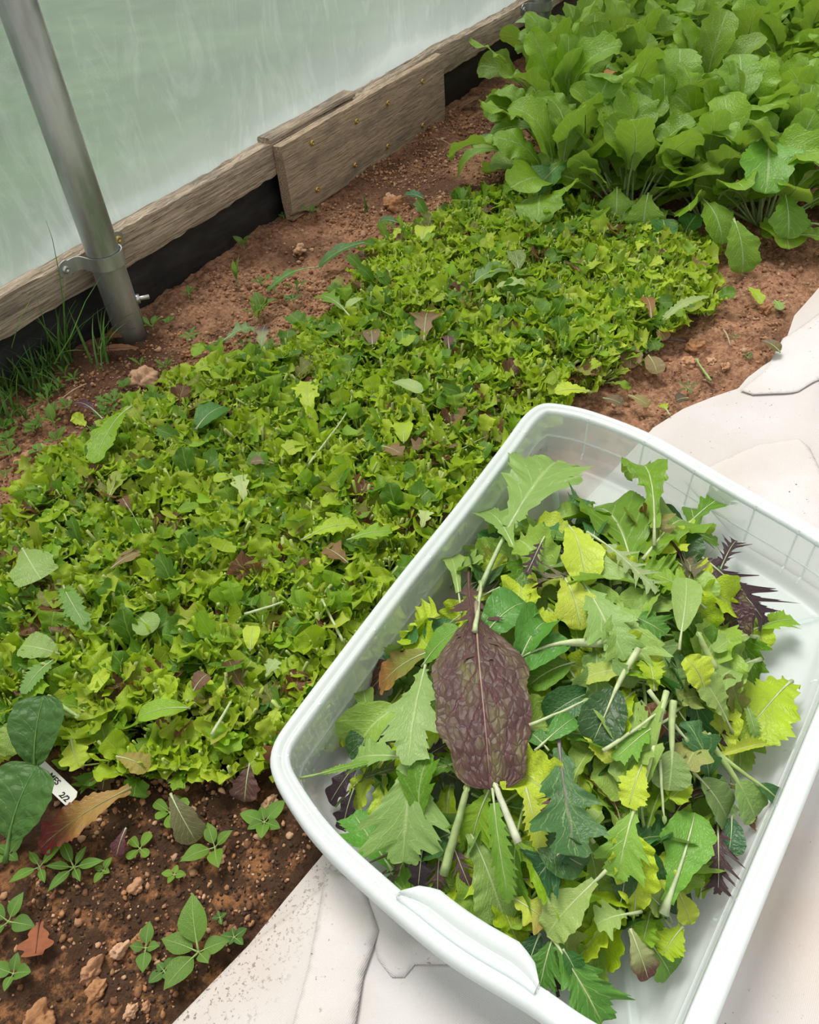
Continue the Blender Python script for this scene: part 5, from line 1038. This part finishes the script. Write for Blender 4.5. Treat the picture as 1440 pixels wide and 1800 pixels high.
loose('mizuna_leaf', 'mizuna', (610, 950), (690, 935), 40, 'jagged fresh mizuna leaf on bed by the tub rim', 'mizuna leaf', col=MID)
loose('lettuce_leaf', 'lettuce', (415, 840), (375, 845), 26, 'folded lime scrap left of the creamy torn scrap', 'lettuce leaf', col=LIME)
loose('red_lettuce_leaf', 'oak', (480, 815), (440, 812), 30, 'grey-brown leaf behind the creamy torn scrap', 'lettuce leaf', col=(0.24, 0.16, 0.09))
loose('leaf_stem', 'lance', (430, 1080), (500, 1058), 6, 'light stem pointing right on the near middle bed', 'leaf stem', col=STEM, pet=8, r0=0.002, scol=CREAM)
# random scraps strewn over the bed
SCR = [('lettuce_leaf', 'frilly', LIME2, 'small torn lime lettuce scrap strewn over the cut bed', 'lettuce leaf'),
       ('lettuce_leaf', 'lettuce', LIME, 'small smooth lime leaf piece strewn over the cut bed', 'lettuce leaf'),
       ('lettuce_leaf', 'spoon', MID, 'small rounded green leaf piece strewn over cut bed', 'lettuce leaf'),
       ('red_lettuce_leaf', 'oak', (0.24, 0.13, 0.06), 'small rusty red leaf scrap strewn over the cut bed', 'lettuce leaf'),
       ('leaf_stem', 'lance', STEM, 'thin pale cut stem scrap strewn over the cut bed', 'leaf stem')]
sp_mesh = {}
for j, (nm, kd, c, lab, cat) in enumerate(SCR):
    for v in range(4):
        b, st = leaf(kind=kd, L=1.0, W=0.75 if nm != 'leaf_stem' else 0.05, nv=22, nu=6, seed=j * 9 + v, pet=0.3 if nm != 'leaf_stem' else 1.5, bend=0.8 * (-1) ** v, cup=0.2, ruf=0.09 if kd != 'lance' else 0, rf=3,
                     col=np.array(c) * (0.85 + 0.1 * v), scol=(0.38, 0.52, 0.16) if kd != 'lance' else CREAM, r0=0.014 if kd != 'lance' else 0.028, chord=1.0, cut=1.0 if v % 2 else 0.8)
        m1 = MB(); m1.add(b[0], b[1], b[2], b[3]); m2 = MB(); tube(m2, st[0], np.maximum(st[1], 0.004), st[2], 6)
        sp_mesh[(j, v)] = (m1.mesh(nm, [M_LEAF]), m2.mesh('leaf_stalk', [M_STALK]))
cnt = 0
while cnt < 240:
    dd, x, y, e = sites[int(rng.integers(len(sites)))]
    x += rng.uniform(-0.02, 0.02); y += rng.uniform(-0.02, 0.02)
    if edge_dist([tuple(p) for p in rim], x, y) < 0.05: cnt += 0; 
    j = int(rng.choice(5, p=[0.33, 0.22, 0.18, 0.10, 0.17])); nm, kd, c, lab, cat = SCR[j]; v = int(rng.integers(4))
    if edge_dist([tuple(p) for p in rim], x, y) < 0.04: continue
    me, ms = sp_mesh[(j, v)]; L = rng.uniform(0.028, 0.052) * (1.3 if j == 4 else 1)
    o = bpy.data.objects.new(nm, me); COLL.objects.link(o); o.matrix_world = rotm(rng.uniform(0, 6.28), rng.uniform(-0.35, 0.5), rng.uniform(-0.7, 0.7), (x, y, 0.038 + rng.uniform(0, 0.012)), L)
    c_ = bpy.data.objects.new('leaf_stalk', ms); COLL.objects.link(c_); c_.parent = o
    tag(o, lab.split(' strewn')[0] + ' on bed ' + beside((x, y, 0.04), BEDM), cat, 'scraps: ' + lab.split(' strewn')[0]); cnt += 1

# ------------------------------------------------------------------ tall arugula
AV = []
for j in range(16):
    rg = np.random.default_rng(2000 + j); L = rg.uniform(0.11, 0.155)
    c = np.array(FRESH) * rg.uniform(0.85, 1.3) + np.array((0.04, 0.03, 0)) * rg.random()
    m = leaf_mb(kind='arugula', L=L, W=L * rg.uniform(0.50, 0.68), nv=26, nu=8, seed=j, pet=rg.uniform(0.5, 0.9), bend=rg.uniform(0.5, 1.7), a0=rg.uniform(0.0, 0.35), cup=rg.uniform(-0.15, 0.45), ruf=rg.uniform(0.04, 0.11),
                rf=rg.uniform(1.5, 3.5), twist=rg.uniform(-0.7, 0.7), r0=0.0035, col=c, scol=(0.40, 0.56, 0.22), crink=0.01, wig=0.03)
    AV.append(m.mesh('arugula_leaf', [M_ARU, M_STALK]))
ARU = [tuple(onz(*p)[:2]) for p in [(905, 345), (1000, 372), (1120, 400), (1250, 395), (1330, 400), (1420, 372), (1600, 300)]]
def aru_plant(x, y, label, group, seed, n=15, sc=1.0):
    rg = np.random.default_rng(seed)
    root = link('arugula_plant', None, mat4=Matrix.Translation((x, y, float(soil_z(x, y))))); tag(root, label, 'arugula plant', group)
    for k in range(n):
        az = k * 2.399 + rg.uniform(-0.4, 0.4); f = (k + 0.5) / n
        el = math.radians(82 - (70 if n > 20 else 58) * f ** 1.2 + rg.uniform(-8, 8))
        o = bpy.data.objects.new('leaf', AV[int(rg.integers(16))]); COLL.objects.link(o); o.parent = root
        o.matrix_local = rotm(az, el, rg.uniform(-0.6, 0.6), (-math.sin(az) * 0.012, math.cos(az) * 0.012, 0), sc * rg.uniform(0.8, 1.15))
    return root
front_lab = ['arugula plant at the left front corner of tall arugula stand', 'arugula plant second from left along the front of stand', 'arugula plant third along the front, behind the cut bed end',
             'arugula plant fourth along the front with low drooping leaves', 'arugula plant fifth along front over the bare soil', 'arugula plant at the right front corner of the stand']
ORD = ['nearest', 'first', 'second', 'third', 'fourth', 'fifth', 'sixth', 'seventh', 'eighth', 'ninth', 'tenth', 'eleventh', 'twelfth', 'thirteenth']
k = 0; psites = []
YA0, YA1 = 0.26, 1.08
for i, x in enumerate(np.arange(1.78, 3.6, 0.15)):
    for j, y in enumerate(np.arange(YA0, YA1, 0.145)):
        xx = x + rng.uniform(-0.04, 0.04) - 0.10 * (y - 0.3) + 0.12*max(0, 0.42 - y); yy = y + rng.uniform(-0.03, 0.03)
        if to_px((xx, yy, 0))[0] > 958: psites.append((i, j, xx, yy))
FR = sorted([q for q in psites if q[0] == 0], key=lambda q: -q[1])
for (i, j, x, y) in psites:
    if i == 0:
        r_ = [q[1] for q in FR].index(j); lab = front_lab[5] if r_ == len(FR) - 1 else front_lab[r_]; g = None
    else: lab = 'arugula plant %s back from the front row of stand, %s from the wall side' % (ORD[i], ORD[6 - j]); g = 'arugula plants of the tall stand'
    aru_plant(x, y, lab, g, 3000 + k, 22 if i == 0 else 17 if i < 3 else 14, 1.0); k += 1
print('ARU', k)
# leaves that hang forward of the stand, each singled out
def big(kind, b, t, w, lab, zb_, zt_, **kw):
    kw.setdefault('col', FRESH); kw.setdefault('bend', 0.7); kw.setdefault('seed', int(b[0] + t[1]))
    lay_leaf('arugula_leaf', kind, ony_z(b, zb_), ony_z(t, zt_), w, M_ARU, lab, 'arugula leaf', scol=(0.48, 0.62, 0.30), pet=kw.pop('pet', 0.3), ruf=kw.pop('ruf', 0.05), rf=kw.pop('rf', 2.2), **kw)
def ony_z(p, z): return onz(p[0], p[1], z)
big('arugula', (1100, 362), (978, 238), 62, 'pale undersided arugula leaf leaning toward the wall with thick rib', 0.01, 0.12, flip=True, col=(0.24, 0.42, 0.10), bend=0.6, r0=0.004)
big('arugula', (1290, 385), (1305, 480), 66, 'broad arugula leaf drooping lowest over the bare soil', 0.09, 0.015, col=FRESH, bend=0.6, pet=0.05)
big('arugula', (1215, 330), (1155, 240), 84, 'rounded bright arugula leaf near the middle of stand front', 0.05, 0.15, bend=1.0)
big('arugula', (1350, 240), (1345, 340), 96, 'large flat arugula leaf facing the camera at the right', 0.17, 0.12, bend=0.5, pet=0.02, col=(0.16, 0.38, 0.035))
big('arugula', (1000, 280), (935, 345), 70, 'grey-green arugula leaf hanging at the left front', 0.10, 0.05, bend=0.5, pet=0.05, col=(0.10, 0.27, 0.05))
big('arugula', (985, 350), (1000, 395), 50, 'dull arugula leaf hanging down below left front leaves', 0.07, 0.02, bend=0.5, pet=0.05, col=(0.08, 0.22, 0.04))
big('arugula', (905, 275), (805, 315), 30, 'long arched arugula leaf touching soil toward the board', 0.05, 0.012, bend=1.4, pet=0.3)
big('arugula', (925, 245), (828, 245), 20, 'small flat grey-green arugula leaf beside soil at left', 0.05, 0.05, bend=0.3, pet=0.2, col=(0.12, 0.28, 0.08))
big('arugula', (965, 235), (860, 235), 70, 'wavy arugula leaf spreading out at the left side', 0.09, 0.09, bend=0.6, pet=0.1)
big('arugula', (930, 215), (870, 180), 74, 'shaded broad arugula leaf close to black strip', 0.09, 0.12, bend=0.6, pet=0.1)
big('arugula', (975, 65), (905, 40), 36, 'smooth oval arugula leaf in front of the far pipe', 0.16, 0.19, bend=0.6, pet=0.1, ruf=0.01, flip=True, col=(0.20, 0.38, 0.12))
big('arugula', (1300, 330), (1240, 330), 56, 'bright lime arugula leaf low at the stand front', 0.08, 0.07, bend=0.8, pet=0.1, col=(0.20, 0.42, 0.03))
big('arugula', (1440, 395), (1340, 415), 56, 'ruffled arugula leaf spread over soil at right front', 0.04, 0.04, bend=0.6, pet=0.1, ruf=0.08)
big('arugula', (1390, 415), (1470, 430), 50, 'arugula leaf with white midrib at the far right front', 0.05, 0.03, bend=0.6, pet=0.1)
big('spoon', (1170, 435), (1165, 385), 44, 'glossy pak choi-like leaf at the stand foot, left one', 0.03, 0.06, bend=0.5, pet=0.1, col=(0.06, 0.20, 0.03))
big('spoon', (1200, 420), (1225, 378), 48, 'glossy pak choi-like leaf at the stand foot, right one', 0.03, 0.07, bend=0.5, pet=0.1, col=(0.06, 0.20, 0.03))

big('arugula', (1085, 330), (1080, 395), 56, 'arugula leaf hanging over the far end of cut bed', 0.08, 0.03, bend=0.8, pet=0.05)
big('arugula', (1140, 340), (1130, 410), 60, 'bright arugula leaf hanging beside the two glossy leaves', 0.09, 0.03, bend=0.8, pet=0.05, col=(0.20, 0.36, 0.02))
big('arugula', (1235, 350), (1270, 430), 58, 'arugula leaf leaning out between glossy leaves and lowest leaf', 0.09, 0.04, bend=0.8, pet=0.05)
big('arugula', (1380, 340), (1385, 420), 62, 'arugula leaf hanging below the large flat one', 0.11, 0.05, bend=0.7, pet=0.05, col=(0.14, 0.30, 0.02))
big('arugula', (1050, 200), (1075, 130), 78, 'tall arched arugula leaf facing forward in upper middle', 0.17, 0.24, bend=0.7, pet=0.1, col=(0.17, 0.34, 0.02))
big('arugula', (1190, 175), (1195, 85), 80, 'bright ribbed upright arugula leaf above the rounded front one', 0.16, 0.24, bend=0.5, pet=0.05, col=(0.22, 0.40, 0.03))
big('arugula', (1300, 200), (1300, 95), 74, 'long upright arugula leaf with white rib at upper right', 0.16, 0.24, bend=0.5, pet=0.05, col=(0.20, 0.38, 0.03))
big('lettuce', (1058, 140), (1082, 125), 22, 'small orange dried leaf scrap caught on top of arugula', 0.20, 0.205, bend=0.5, pet=0.02, col=(0.55, 0.22, 0.05))
# ------------------------------------------------------------------ weeds and seedlings
def seedling(px, py, rpx, n, label, col=FRESH, kind='lance', cat='seedling', name='seedling', wid=0.42, el=0.25, z=0.0, mat=M_LEAF, az0=None, sizes=None):
    p = onz(px, py, 0.004 + z); R_ = rpx * depth(p) / F_PX; rg = np.random.default_rng(abs(int(px * 3 + py)))
    root = link(name, None, mat4=Matrix.Translation((float(p[0]), float(p[1]), max(-0.002, float(soil_z(p[0], p[1])))))); tag(root, label, cat)
    a0_ = rg.uniform(0, 6.28) if az0 is None else math.radians(az0)
    m = MB(); tube(m, [(0, 0, -0.004), (0, 0, R_ * 0.2)], 0.0011, STEM, 6); link('stem', m.mesh('seedling_stem', [M_STALK]), root)
    for k in range(n):
        sc = R_ * (sizes[k % len(sizes)] if sizes else (1.0 if k % 2 == 0 else 0.75)) * rg.uniform(0.85, 1.1)
        m = leaf_mb(kind=kind, L=sc * 0.85, W=sc * wid, nv=14, nu=6, seed=k + int(px), pet=0.18, bend=0.55, a0=0.2, cup=0.25, ruf=0.01, r0=max(0.0007, sc * 0.03), col=np.array(col) * np.array((1.12, 0.98, 0.55)) * rg.uniform(0.85, 1.2), scol=STEM)
        a = a0_ + k * 2 * math.pi / n + rg.uniform(-0.2, 0.2)
        o = link('leaf', m.mesh('seedling_leaf', [mat, M_STALK]), root); o.matrix_local = rotm(a, el + rg.uniform(-0.1, 0.25), rg.uniform(-0.2, 0.2), (0, 0, R_ * 0.15))
    return root
seedling(378, 1490, 68, 4, 'largest weed seedling on compost between bed and tub corner', (0.15, 0.32, 0.06), wid=0.5, sizes=[1.0, 0.8, 0.6, 0.75], az0=60)
seedling(350, 1675, 92, 5, 'largest weed seedling spreading onto the white fabric edge', (0.13, 0.28, 0.07), wid=0.55, sizes=[1.0, 0.75, 0.8, 0.45, 0.6], az0=-55)
seedling(255, 1665, 42, 4, 'weed seedling left of the one touching fabric', (0.12, 0.28, 0.07), wid=0.6)
seedling(287, 1705, 32, 4, 'small round-leaved seedling between two larger seedlings', (0.11, 0.26, 0.08), kind='ovate', wid=0.7)
seedling(410, 1645, 26, 5, 'tiny dark seedling just above the fabric edge', (0.08, 0.22, 0.06), kind='ovate', wid=0.6)
seedling(385, 1610, 18, 4, 'tiniest grey-green seedling above the fabric edge seedling', (0.09, 0.22, 0.07), kind='ovate', wid=0.6)
seedling(130, 1525, 62, 6, 'narrow-leaved weed below the fallen red lettuce leaf', (0.12, 0.30, 0.06), wid=0.32)
seedling(75, 1530, 50, 4, 'narrow-leaved weed left of the fallen red lettuce leaf', (0.14, 0.33, 0.05), wid=0.36)
seedling(180, 1528, 26, 4, 'little round seedling right of the narrow-leaved weed', (0.14, 0.32, 0.05), kind='ovate', wid=0.6)
seedling(245, 1490, 34, 4, 'light round-leaved seedling below the torn leaf edge', (0.17, 0.37, 0.05), kind='spoon', wid=0.6)
seedling(300, 1430, 42, 5, 'spindly heart-leaved seedling at the near bed edge', (0.17, 0.37, 0.05), kind='spoon', wid=0.55)
seedling(305, 1535, 26, 4, 'small bright seedling left of largest compost weed', (0.17, 0.36, 0.05), kind='ovate', wid=0.6)
seedling(465, 1445, 46, 6, 'weed cluster on soil beside the tub corner', (0.13, 0.30, 0.06), kind='ovate', wid=0.55)
seedling(15, 1620, 66, 4, 'grey-green weed cut off by picture edge near the orange dead leaf', (0.12, 0.28, 0.07), wid=0.5, az0=10)
seedling(22, 1710, 44, 4, 'round-leaved weed low at the left picture edge', (0.12, 0.28, 0.07), kind='ovate', wid=0.6)
seedling(15, 1500, 34, 4, 'small seedling left of spinach stalk', (0.10, 0.26, 0.06), kind='ovate', wid=0.6)
seedling(138, 1355, 34, 9, 'star-shaped narrow-leaved weed above the plant tag', (0.17, 0.42, 0.04), wid=0.26, z=0.03, el=0.5)
seedling(95, 745, 38, 3, 'two-leaved pale weed on soil left of bed', (0.17, 0.34, 0.08), wid=0.45, el=0.7)
seedling(65, 790, 22, 3, 'small round weed at the left bed corner', (0.12, 0.30, 0.06), kind='ovate', wid=0.8)
seedling(268, 575, 34, 4, 'weed seedling at the foot of bare pipe', (0.12, 0.30, 0.06), wid=0.42, el=0.5)
seedling(335, 590, 26, 6, 'low jagged weed right of the pipe foot', (0.10, 0.28, 0.05), wid=0.35)
seedling(428, 432, 28, 3, 'two-leaved weed beside the black strip', (0.14, 0.30, 0.08), kind='ovate', wid=0.6, el=0.6)
seedling(498, 378, 14, 5, 'tiny dark weed at the left foot of patch board', (0.06, 0.20, 0.04))
seedling(548, 376, 26, 3, 'weed with curled stem under the patch board', (0.12, 0.28, 0.07), wid=0.5, el=0.6)
seedling(418, 500, 46, 6, 'slim upright weed on soil halfway to the board', (0.15, 0.32, 0.07), wid=0.18, el=1.2)
seedling(455, 560, 40, 8, 'bushy toothed weed near the crumpled dry leaf', (0.13, 0.32, 0.04), wid=0.25, el=0.8)
seedling(515, 525, 22, 5, 'small dark weed among the clods near drooping leaf', (0.07, 0.2, 0.05))
seedling(1210, 680, 20, 6, 'grey-green frilly weed on right bare soil', (0.10, 0.20, 0.10), kind='kale', wid=0.5)
seedling(1315, 625, 14, 5, 'tiny grey weed near the fabric notch', (0.10, 0.2, 0.08))
seedling(1290, 592, 14, 4, 'tiny weed on soil left of fabric notch', (0.10, 0.2, 0.08), kind='kale')
seedling(80, 1680 - 1120, 8, 4, 'small weed hidden at the base of grass', (0.1, 0.25, 0.05))
wl = 0
WP = ['the grass', 'the bed corner', 'the purple leaf', 'the pipe foot', 'the board']
WM = [('the short grass', 20, 740), ('the tallest grass', 112, 640), ('the two-leaved weed', 95, 745), ('the purple fallen leaf', 160, 720), ('the wide clod', 250, 660), ('the dead leaves', 200, 600), ('the left bed corner', 30, 830),
      ('the crumpled leaf', 420, 590), ('the round clod', 330, 612), ('the bushy weed', 455, 560), ('the patch board foot', 560, 380), ('the dark puckered leaf', 725, 345)]
while wl < 34:
    x_, y_ = rng.uniform(0, 300), rng.uniform(640, 850)
    if wl > 24: x_, y_ = rng.uniform(280, 560), rng.uniform(470, 610)
    if y_ > 905 - 0.85 * x_ and wl <= 24: continue
    kd_ = ['lance', 'ovate', 'kale'][wl % 3]
    o = seedling(x_, y_, rng.uniform(16, 34), int(rng.integers(4, 8)), ['narrow-leaved', 'round-leaved', 'jagged'][wl % 3] + ' low green weed on soil ' + beside(onz(x_, y_), WM), (0.09 + 0.05 * rng.random(), 0.24 + 0.06 * rng.random(), 0.04), kind=kd_, wid=[0.3, 0.6, 0.6][wl % 3], el=0.5, name='weed', cat='weed')
    o['group'] = 'low weeds on the soil by the wall'; wl += 1
# round scalloped weed
p = onz(85, 622, 0.02); m = leaf_mb(kind='kale', L=0.022, W=0.026, nv=30, nu=6, pet=1.0, bend=0.5, a0=0.9, r0=0.0008, col=(0.17, 0.38, 0.05), scol=STEM)
o = link('ground_ivy_leaf', m.mesh('ground_ivy_leaf', [M_LEAF, M_STALK]), None, rotm(0.4, 0.5, 0, (float(p[0]), float(p[1]) , 0.0))); tag(o, 'single scalloped round weed leaf in front of the black strip', 'weed')

# spinach
def spinach(name, leaves, label, cat):
    root = link(name, None, mat4=Matrix.Translation(tuple(onz(*leaves[0][0], 0.0)))); tag(root, label, cat)
    bpy.context.view_layer.update()
    for (b, t, w, zb_, zt_, col) in leaves:
        P0, P1 = Vector(onz(*b, zb_)), Vector(onz(*t, zt_)); d = P1 - P0; W = w * depth((P0 + P1) / 2) / F_PX
        m = leaf_mb(kind='spoon', L=d.length / 1.3, W=W, nv=40, nu=14, seed=int(b[0]) + 5, pet=0.3, bend=0.7, cup=0.2, ruf=0.015, crink=0.022, r0=0.003, col=col, scol=(0.16, 0.32, 0.08), chord=d.length)
        yv = d.normalized(); xv = yv.cross(Vector((0, 0, 1))).normalized(); zv = xv.cross(yv)
        o = link('leaf', m.mesh('spinach_leaf', [M_SAVOY, M_STALK]), root)
        o.matrix_world = Matrix([[xv[i], yv[i], zv[i], P0[i]] for i in range(3)] + [[0, 0, 0, 1]])
spinach('spinach_plant', [((10, 1515), (66, 1345), 132, 0.02, 0.075, (0.055, 0.14, 0.020)), ((-20, 1400), (-30, 1290), 60, 0.02, 0.07, (0.048, 0.13, 0.018))],
        'spinach plant with the broad smooth oval leaf at lower left', 'spinach plant')
spinach('spinach_plant', [((62, 1385), (78, 1222), 98, 0.03, 0.085, (0.048, 0.13, 0.018)), ((20, 1400), (-15, 1395), 60, 0.02, 0.05, (0.048, 0.13, 0.018))],
        'spinach plant with the tall puckered dark leaf behind the oval one', 'spinach plant')
loose('red_lettuce_leaf', 'frilly', (232, 1385), (70, 1492), 78, 'big fallen lettuce leaf turning from orange to crimson', 'lettuce leaf', z0=0.035, z1=0.012, nv=60, nu=8, col=(0.42, 0.24, 0.06), col2=(0.26, 0.03, 0.04), ruf=0.07, scol=(0.42, 0.38, 0.16), pet=0.02, seed=4)
loose('red_lettuce_leaf', 'lettuce', (222, 1455), (205, 1505), 28, 'folded magenta-brown leaf bit below the crimson fallen leaf', 'lettuce leaf', z0=0.02, z1=0.006, col=(0.15, 0.04, 0.06))
loose('red_lettuce_leaf', 'lettuce', (440, 1340), (430, 1410), 50, 'dark maroon leaf hanging at the bed edge by the tub', 'lettuce leaf', z0=0.03, z1=0.01, col=(0.13, 0.055, 0.045), ruf=0.05)
loose('red_lettuce_leaf', 'oak', (195, 1330), (180, 1390), 42, 'brown-red leaf under the bed edge above crimson leaf', 'lettuce leaf', z0=0.03, z1=0.015, col=(0.16, 0.08, 0.045))
loose('lettuce_leaf', 'lettuce', (300, 1395), (345, 1480), 54, 'olive leaf drooping over compost behind heart-leaved seedling', 'lettuce leaf', z0=0.03, z1=0.004, col=(0.16, 0.15, 0.06))
loose('lettuce_leaf', 'oak', (125, 1300), (140, 1350), 54, 'pale lime broad lettuce leaf behind the spinach', 'lettuce leaf', z0=0.045, z1=0.04, col=LIME2, ruf=0.05)
loose('lettuce_leaf', 'lettuce', (40, 1260), (10, 1330), 70, 'wide pale lettuce leaf left behind the spinach', 'lettuce leaf', z0=0.05, z1=0.04, col=(0.3, 0.45, 0.08), ruf=0.05)
loose('red_lettuce_leaf', 'lettuce', (205, 1330), (262, 1352), 42, 'golden-brown curled lettuce leaf at near bed edge', 'lettuce leaf', z0=0.045, z1=0.04, col=(0.38, 0.30, 0.06), ruf=0.08)
loose('dead_leaf', 'oak', (70, 1618), (62, 1680), 62, 'orange-brown dead leaf lying flat on the compost', 'dead leaf', z0=0.008, z1=0.008, mat=M_DEAD, col=(0.30, 0.10, 0.045), scol=(0.12, 0.04, 0.03), bend=0.2)
loose('dead_leaf', 'ovate', (180, 590), (215, 592), 22, 'reddish dead leaf beside grass at the pipe foot', 'dead leaf', z0=0.01, z1=0.01, mat=M_DEAD, col=(0.24, 0.09, 0.05), scol=(0.12, 0.04, 0.03), bend=0.2)
loose('dead_leaf', 'ovate', (175, 615), (245, 612), 22, 'faded brown dead leaf below the reddish one', 'dead leaf', z0=0.008, z1=0.008, mat=M_DEAD, col=(0.26, 0.13, 0.07), scol=(0.12, 0.04, 0.03), bend=0.2)
loose('dead_leaf', 'ovate', (805, 190), (850, 168), 16, 'brown dead leaf by the black strip and arugula', 'dead leaf', z0=0.014, z1=0.014, mat=M_DEAD, col=(0.20, 0.10, 0.06), scol=(0.12, 0.04, 0.03), bend=0.2)
loose('dead_leaf', 'ovate', (510, 380), (560, 372), 12, 'dark brown dead leaf under the left end of patch board', 'dead leaf', z0=0.010, z1=0.010, mat=M_DEAD, col=(0.14, 0.06, 0.04), scol=(0.12, 0.04, 0.03), bend=0.2)
# straw and twigs
def twig(a, b, r, lab, col=(0.45, 0.30, 0.18)):
    P0, P1 = onz(*a, 0.010), onz(*b, 0.010); m = MB(); tube(m, [P0 + (P1 - P0) * t + np.array([0, 0, 0.004 * math.sin(t * 3.1)]) for t in np.linspace(0, 1, 8)], r, col, 6)
    tag(link('twig', m.mesh('twig', [M_DEAD])), lab, 'twig')
twig((102, 708), (152, 675), 0.0014, 'dry straw-coloured twig on soil by the grass'); twig((1272, 580), (1284, 608), 0.0014, 'short dry twig on right bare soil', (0.5, 0.38, 0.26))
twig((1395, 530), (1412, 520), 0.001, 'thin dry straw beside the fabric near arugula'); twig((765, 243), (795, 257), 0.0012, 'dry twig on soil in front of patch board')
twig((1205, 600), (1135, 600), 0.0018, 'purple-brown stem lying on the soil by dusky pink leaf', (0.16, 0.10, 0.10)); twig((295, 1372), (318, 1382), 0.0018, 'grey broken stem piece at near bed edge', (0.35, 0.33, 0.30))

# grass clumps
def grass(px, py, n, hgt, label, lean=None, seed=0, spread=0.02, blades=None):
    p = onz(px, py, 0.0); rg = np.random.default_rng(seed); m = MB()
    for k in range(n):
        L = hgt * rg.uniform(0.5, 1.1); az = rg.uniform(0, 6.28) if lean is None else math.radians(lean) + rg.uniform(-0.9, 0.9); b0 = rg.uniform(-spread, spread, 2)
        t = np.linspace(0, 1, 9); out = rg.uniform(0.15, 0.95) * L; w = rg.uniform(0.0010, 0.0024)
        x = b0[0] - math.sin(az) * out * t ** 1.6; y = b0[1] + math.cos(az) * out * t ** 1.6; z = L * (t - 0.45 * (out / L) * t ** 2.4)
        side = np.array([math.cos(az), math.sin(az), 0]); P = np.stack([x, y, np.maximum(z, 0.002)], -1)
        ww = w * (1 - t ** 2.5)[:, None] + 0.0001
        V = np.stack([P - side * ww, P + np.array([0, 0, -0.0006]), P + side * ww], 1)
        m.add(V.reshape(-1, 3), grid_faces(9, 3), None, np.array((0.10, 0.22, 0.04)) * rg.uniform(0.5, 1.4))
    o = link('grass_clump', m.mesh('grass_clump', [M_GRASS])); o.location = (float(p[0]), min(float(p[1]), YW - 0.02), 0.0); tag(o, label, 'grass')
grass(112, 640, 26, 0.13, 'tallest grass clump at the foot of the bare pipe', None, 1)
grass(60, 655, 30, 0.10, 'grass clump left of the tallest one against black strip', None, 2)
grass(10, 680, 34, 0.10, 'grass clump at the far left picture edge', None, 3, 0.03)
grass(20, 740, 34, 0.07, 'short grass clump nearest the salad bed at left', None, 4, 0.03)
grass(85, 690, 26, 0.06, 'low grass clump on soil below the tallest clump', None, 5, 0.03)
grass(180, 640, 16, 0.11, 'sparse arching grass blades stretching over soil from pipe foot', -80, 6, 0.02)
grass(640, 375, 5, 0.05, 'few grass blades on soil right of patch board', None, 7, 0.01)
def one_blade(pts, lab, w=0.0022, col=(0.13, 0.30, 0.05)):
    P = np.array([ony(px, py, YF - 0.05 - k * 0.004) for k, (px, py) in enumerate(pts)]); m = MB(); n = len(P)
    tube(m, P, np.linspace(w, 0.0004, n), col, 6, flat=0.3); tag(link('tall_grass', m.mesh('tall_grass', [M_GRASS])), lab, 'grass')
one_blade([(115, 610), (112, 540), (104, 480), (92, 420), (81, 388)], 'single tallest grass blade reaching above the timber')
one_blade([(95, 640), (125, 590), (150, 530), (176, 488)], 'grass blade leaning against the pipe below the strap')
one_blade([(120, 605), (113, 545), (114, 485)], 'short straight blade beside the tallest blade', 0.0018)
one_blade([(85, 600), (75, 555), (60, 510)], 'grass blade in front of timber left of the tallest', 0.0018)
one_blade([(20, 612), (35, 560), (57, 520)], 'grass blade crossing the timber at far left', 0.0014)

# plant tag
p = onz(107, 1390, 0.02)
s = NT('tag_plastic'); TAGM = s.done(s.bsdf((0.80, 0.79, 0.74), 0.5)); s = NT('marker_ink'); INK = s.done(s.bsdf((0.01, 0.01, 0.01), 0.5))
a, b2 = onz(86, 1366, 0.03), onz(124, 1402, 0.02); dv = Vector(b2 - a); Lt = dv.length
xv = dv.normalized(); zv = Vector((-0.35, -0.30, 1)); zv = (zv - zv.dot(xv) * xv).normalized(); yv = zv.cross(xv)
root = link('plant_tag', None, mat4=Matrix([[xv[i], yv[i], zv[i], a[i]] for i in range(3)] + [[0, 0, 0, 1]])); tag(root, 'white plastic plant tag with black handwriting beside the spinach', 'plant tag')
m = MB(); wt = 0.0085; prof2 = [(-0.022, -wt), (-0.022, wt), (Lt * 1.05, wt), (Lt * 1.14, wt * 0.5), (Lt * 1.14, -wt * 0.5), (Lt * 1.05, -wt)]
V = [(x, y, z) for z in (0.0, 0.0008) for x, y in prof2]
F = [(0, 1, 2, 2), (0, 2, 5, 5), (2, 3, 4, 4), (2, 4, 5, 5), (6, 8, 7, 7), (6, 11, 8, 8), (8, 10, 9, 9), (8, 11, 10, 10)] + [(k, (k + 1) % 6, 6 + (k + 1) % 6, 6 + k) for k in range(6)]
m.add(V, F); link('tag_plate', m.mesh('tag_plate', [TAGM], False), root)
for txt, xo, yo in (('MES', -0.002, 0.0015), ('2/2', Lt * 0.66, -0.004)):
    tx = bpy.data.curves.new('handwriting', 'FONT'); tx.body = txt; tx.size = 0.0085; tx.extrude = 0.0001; tx.offset = 0.00018; tx.shear = 0.2; tx.materials.append(INK)
    t0 = bpy.data.objects.new('tmp', tx); COLL.objects.link(t0); bpy.context.view_layer.update()
    me = bpy.data.meshes.new_from_object(t0.evaluated_get(bpy.context.evaluated_depsgraph_get())); bpy.data.objects.remove(t0)
    o = link('handwriting', me, root); o.location = (xo, yo - 0.002, 0.0010)
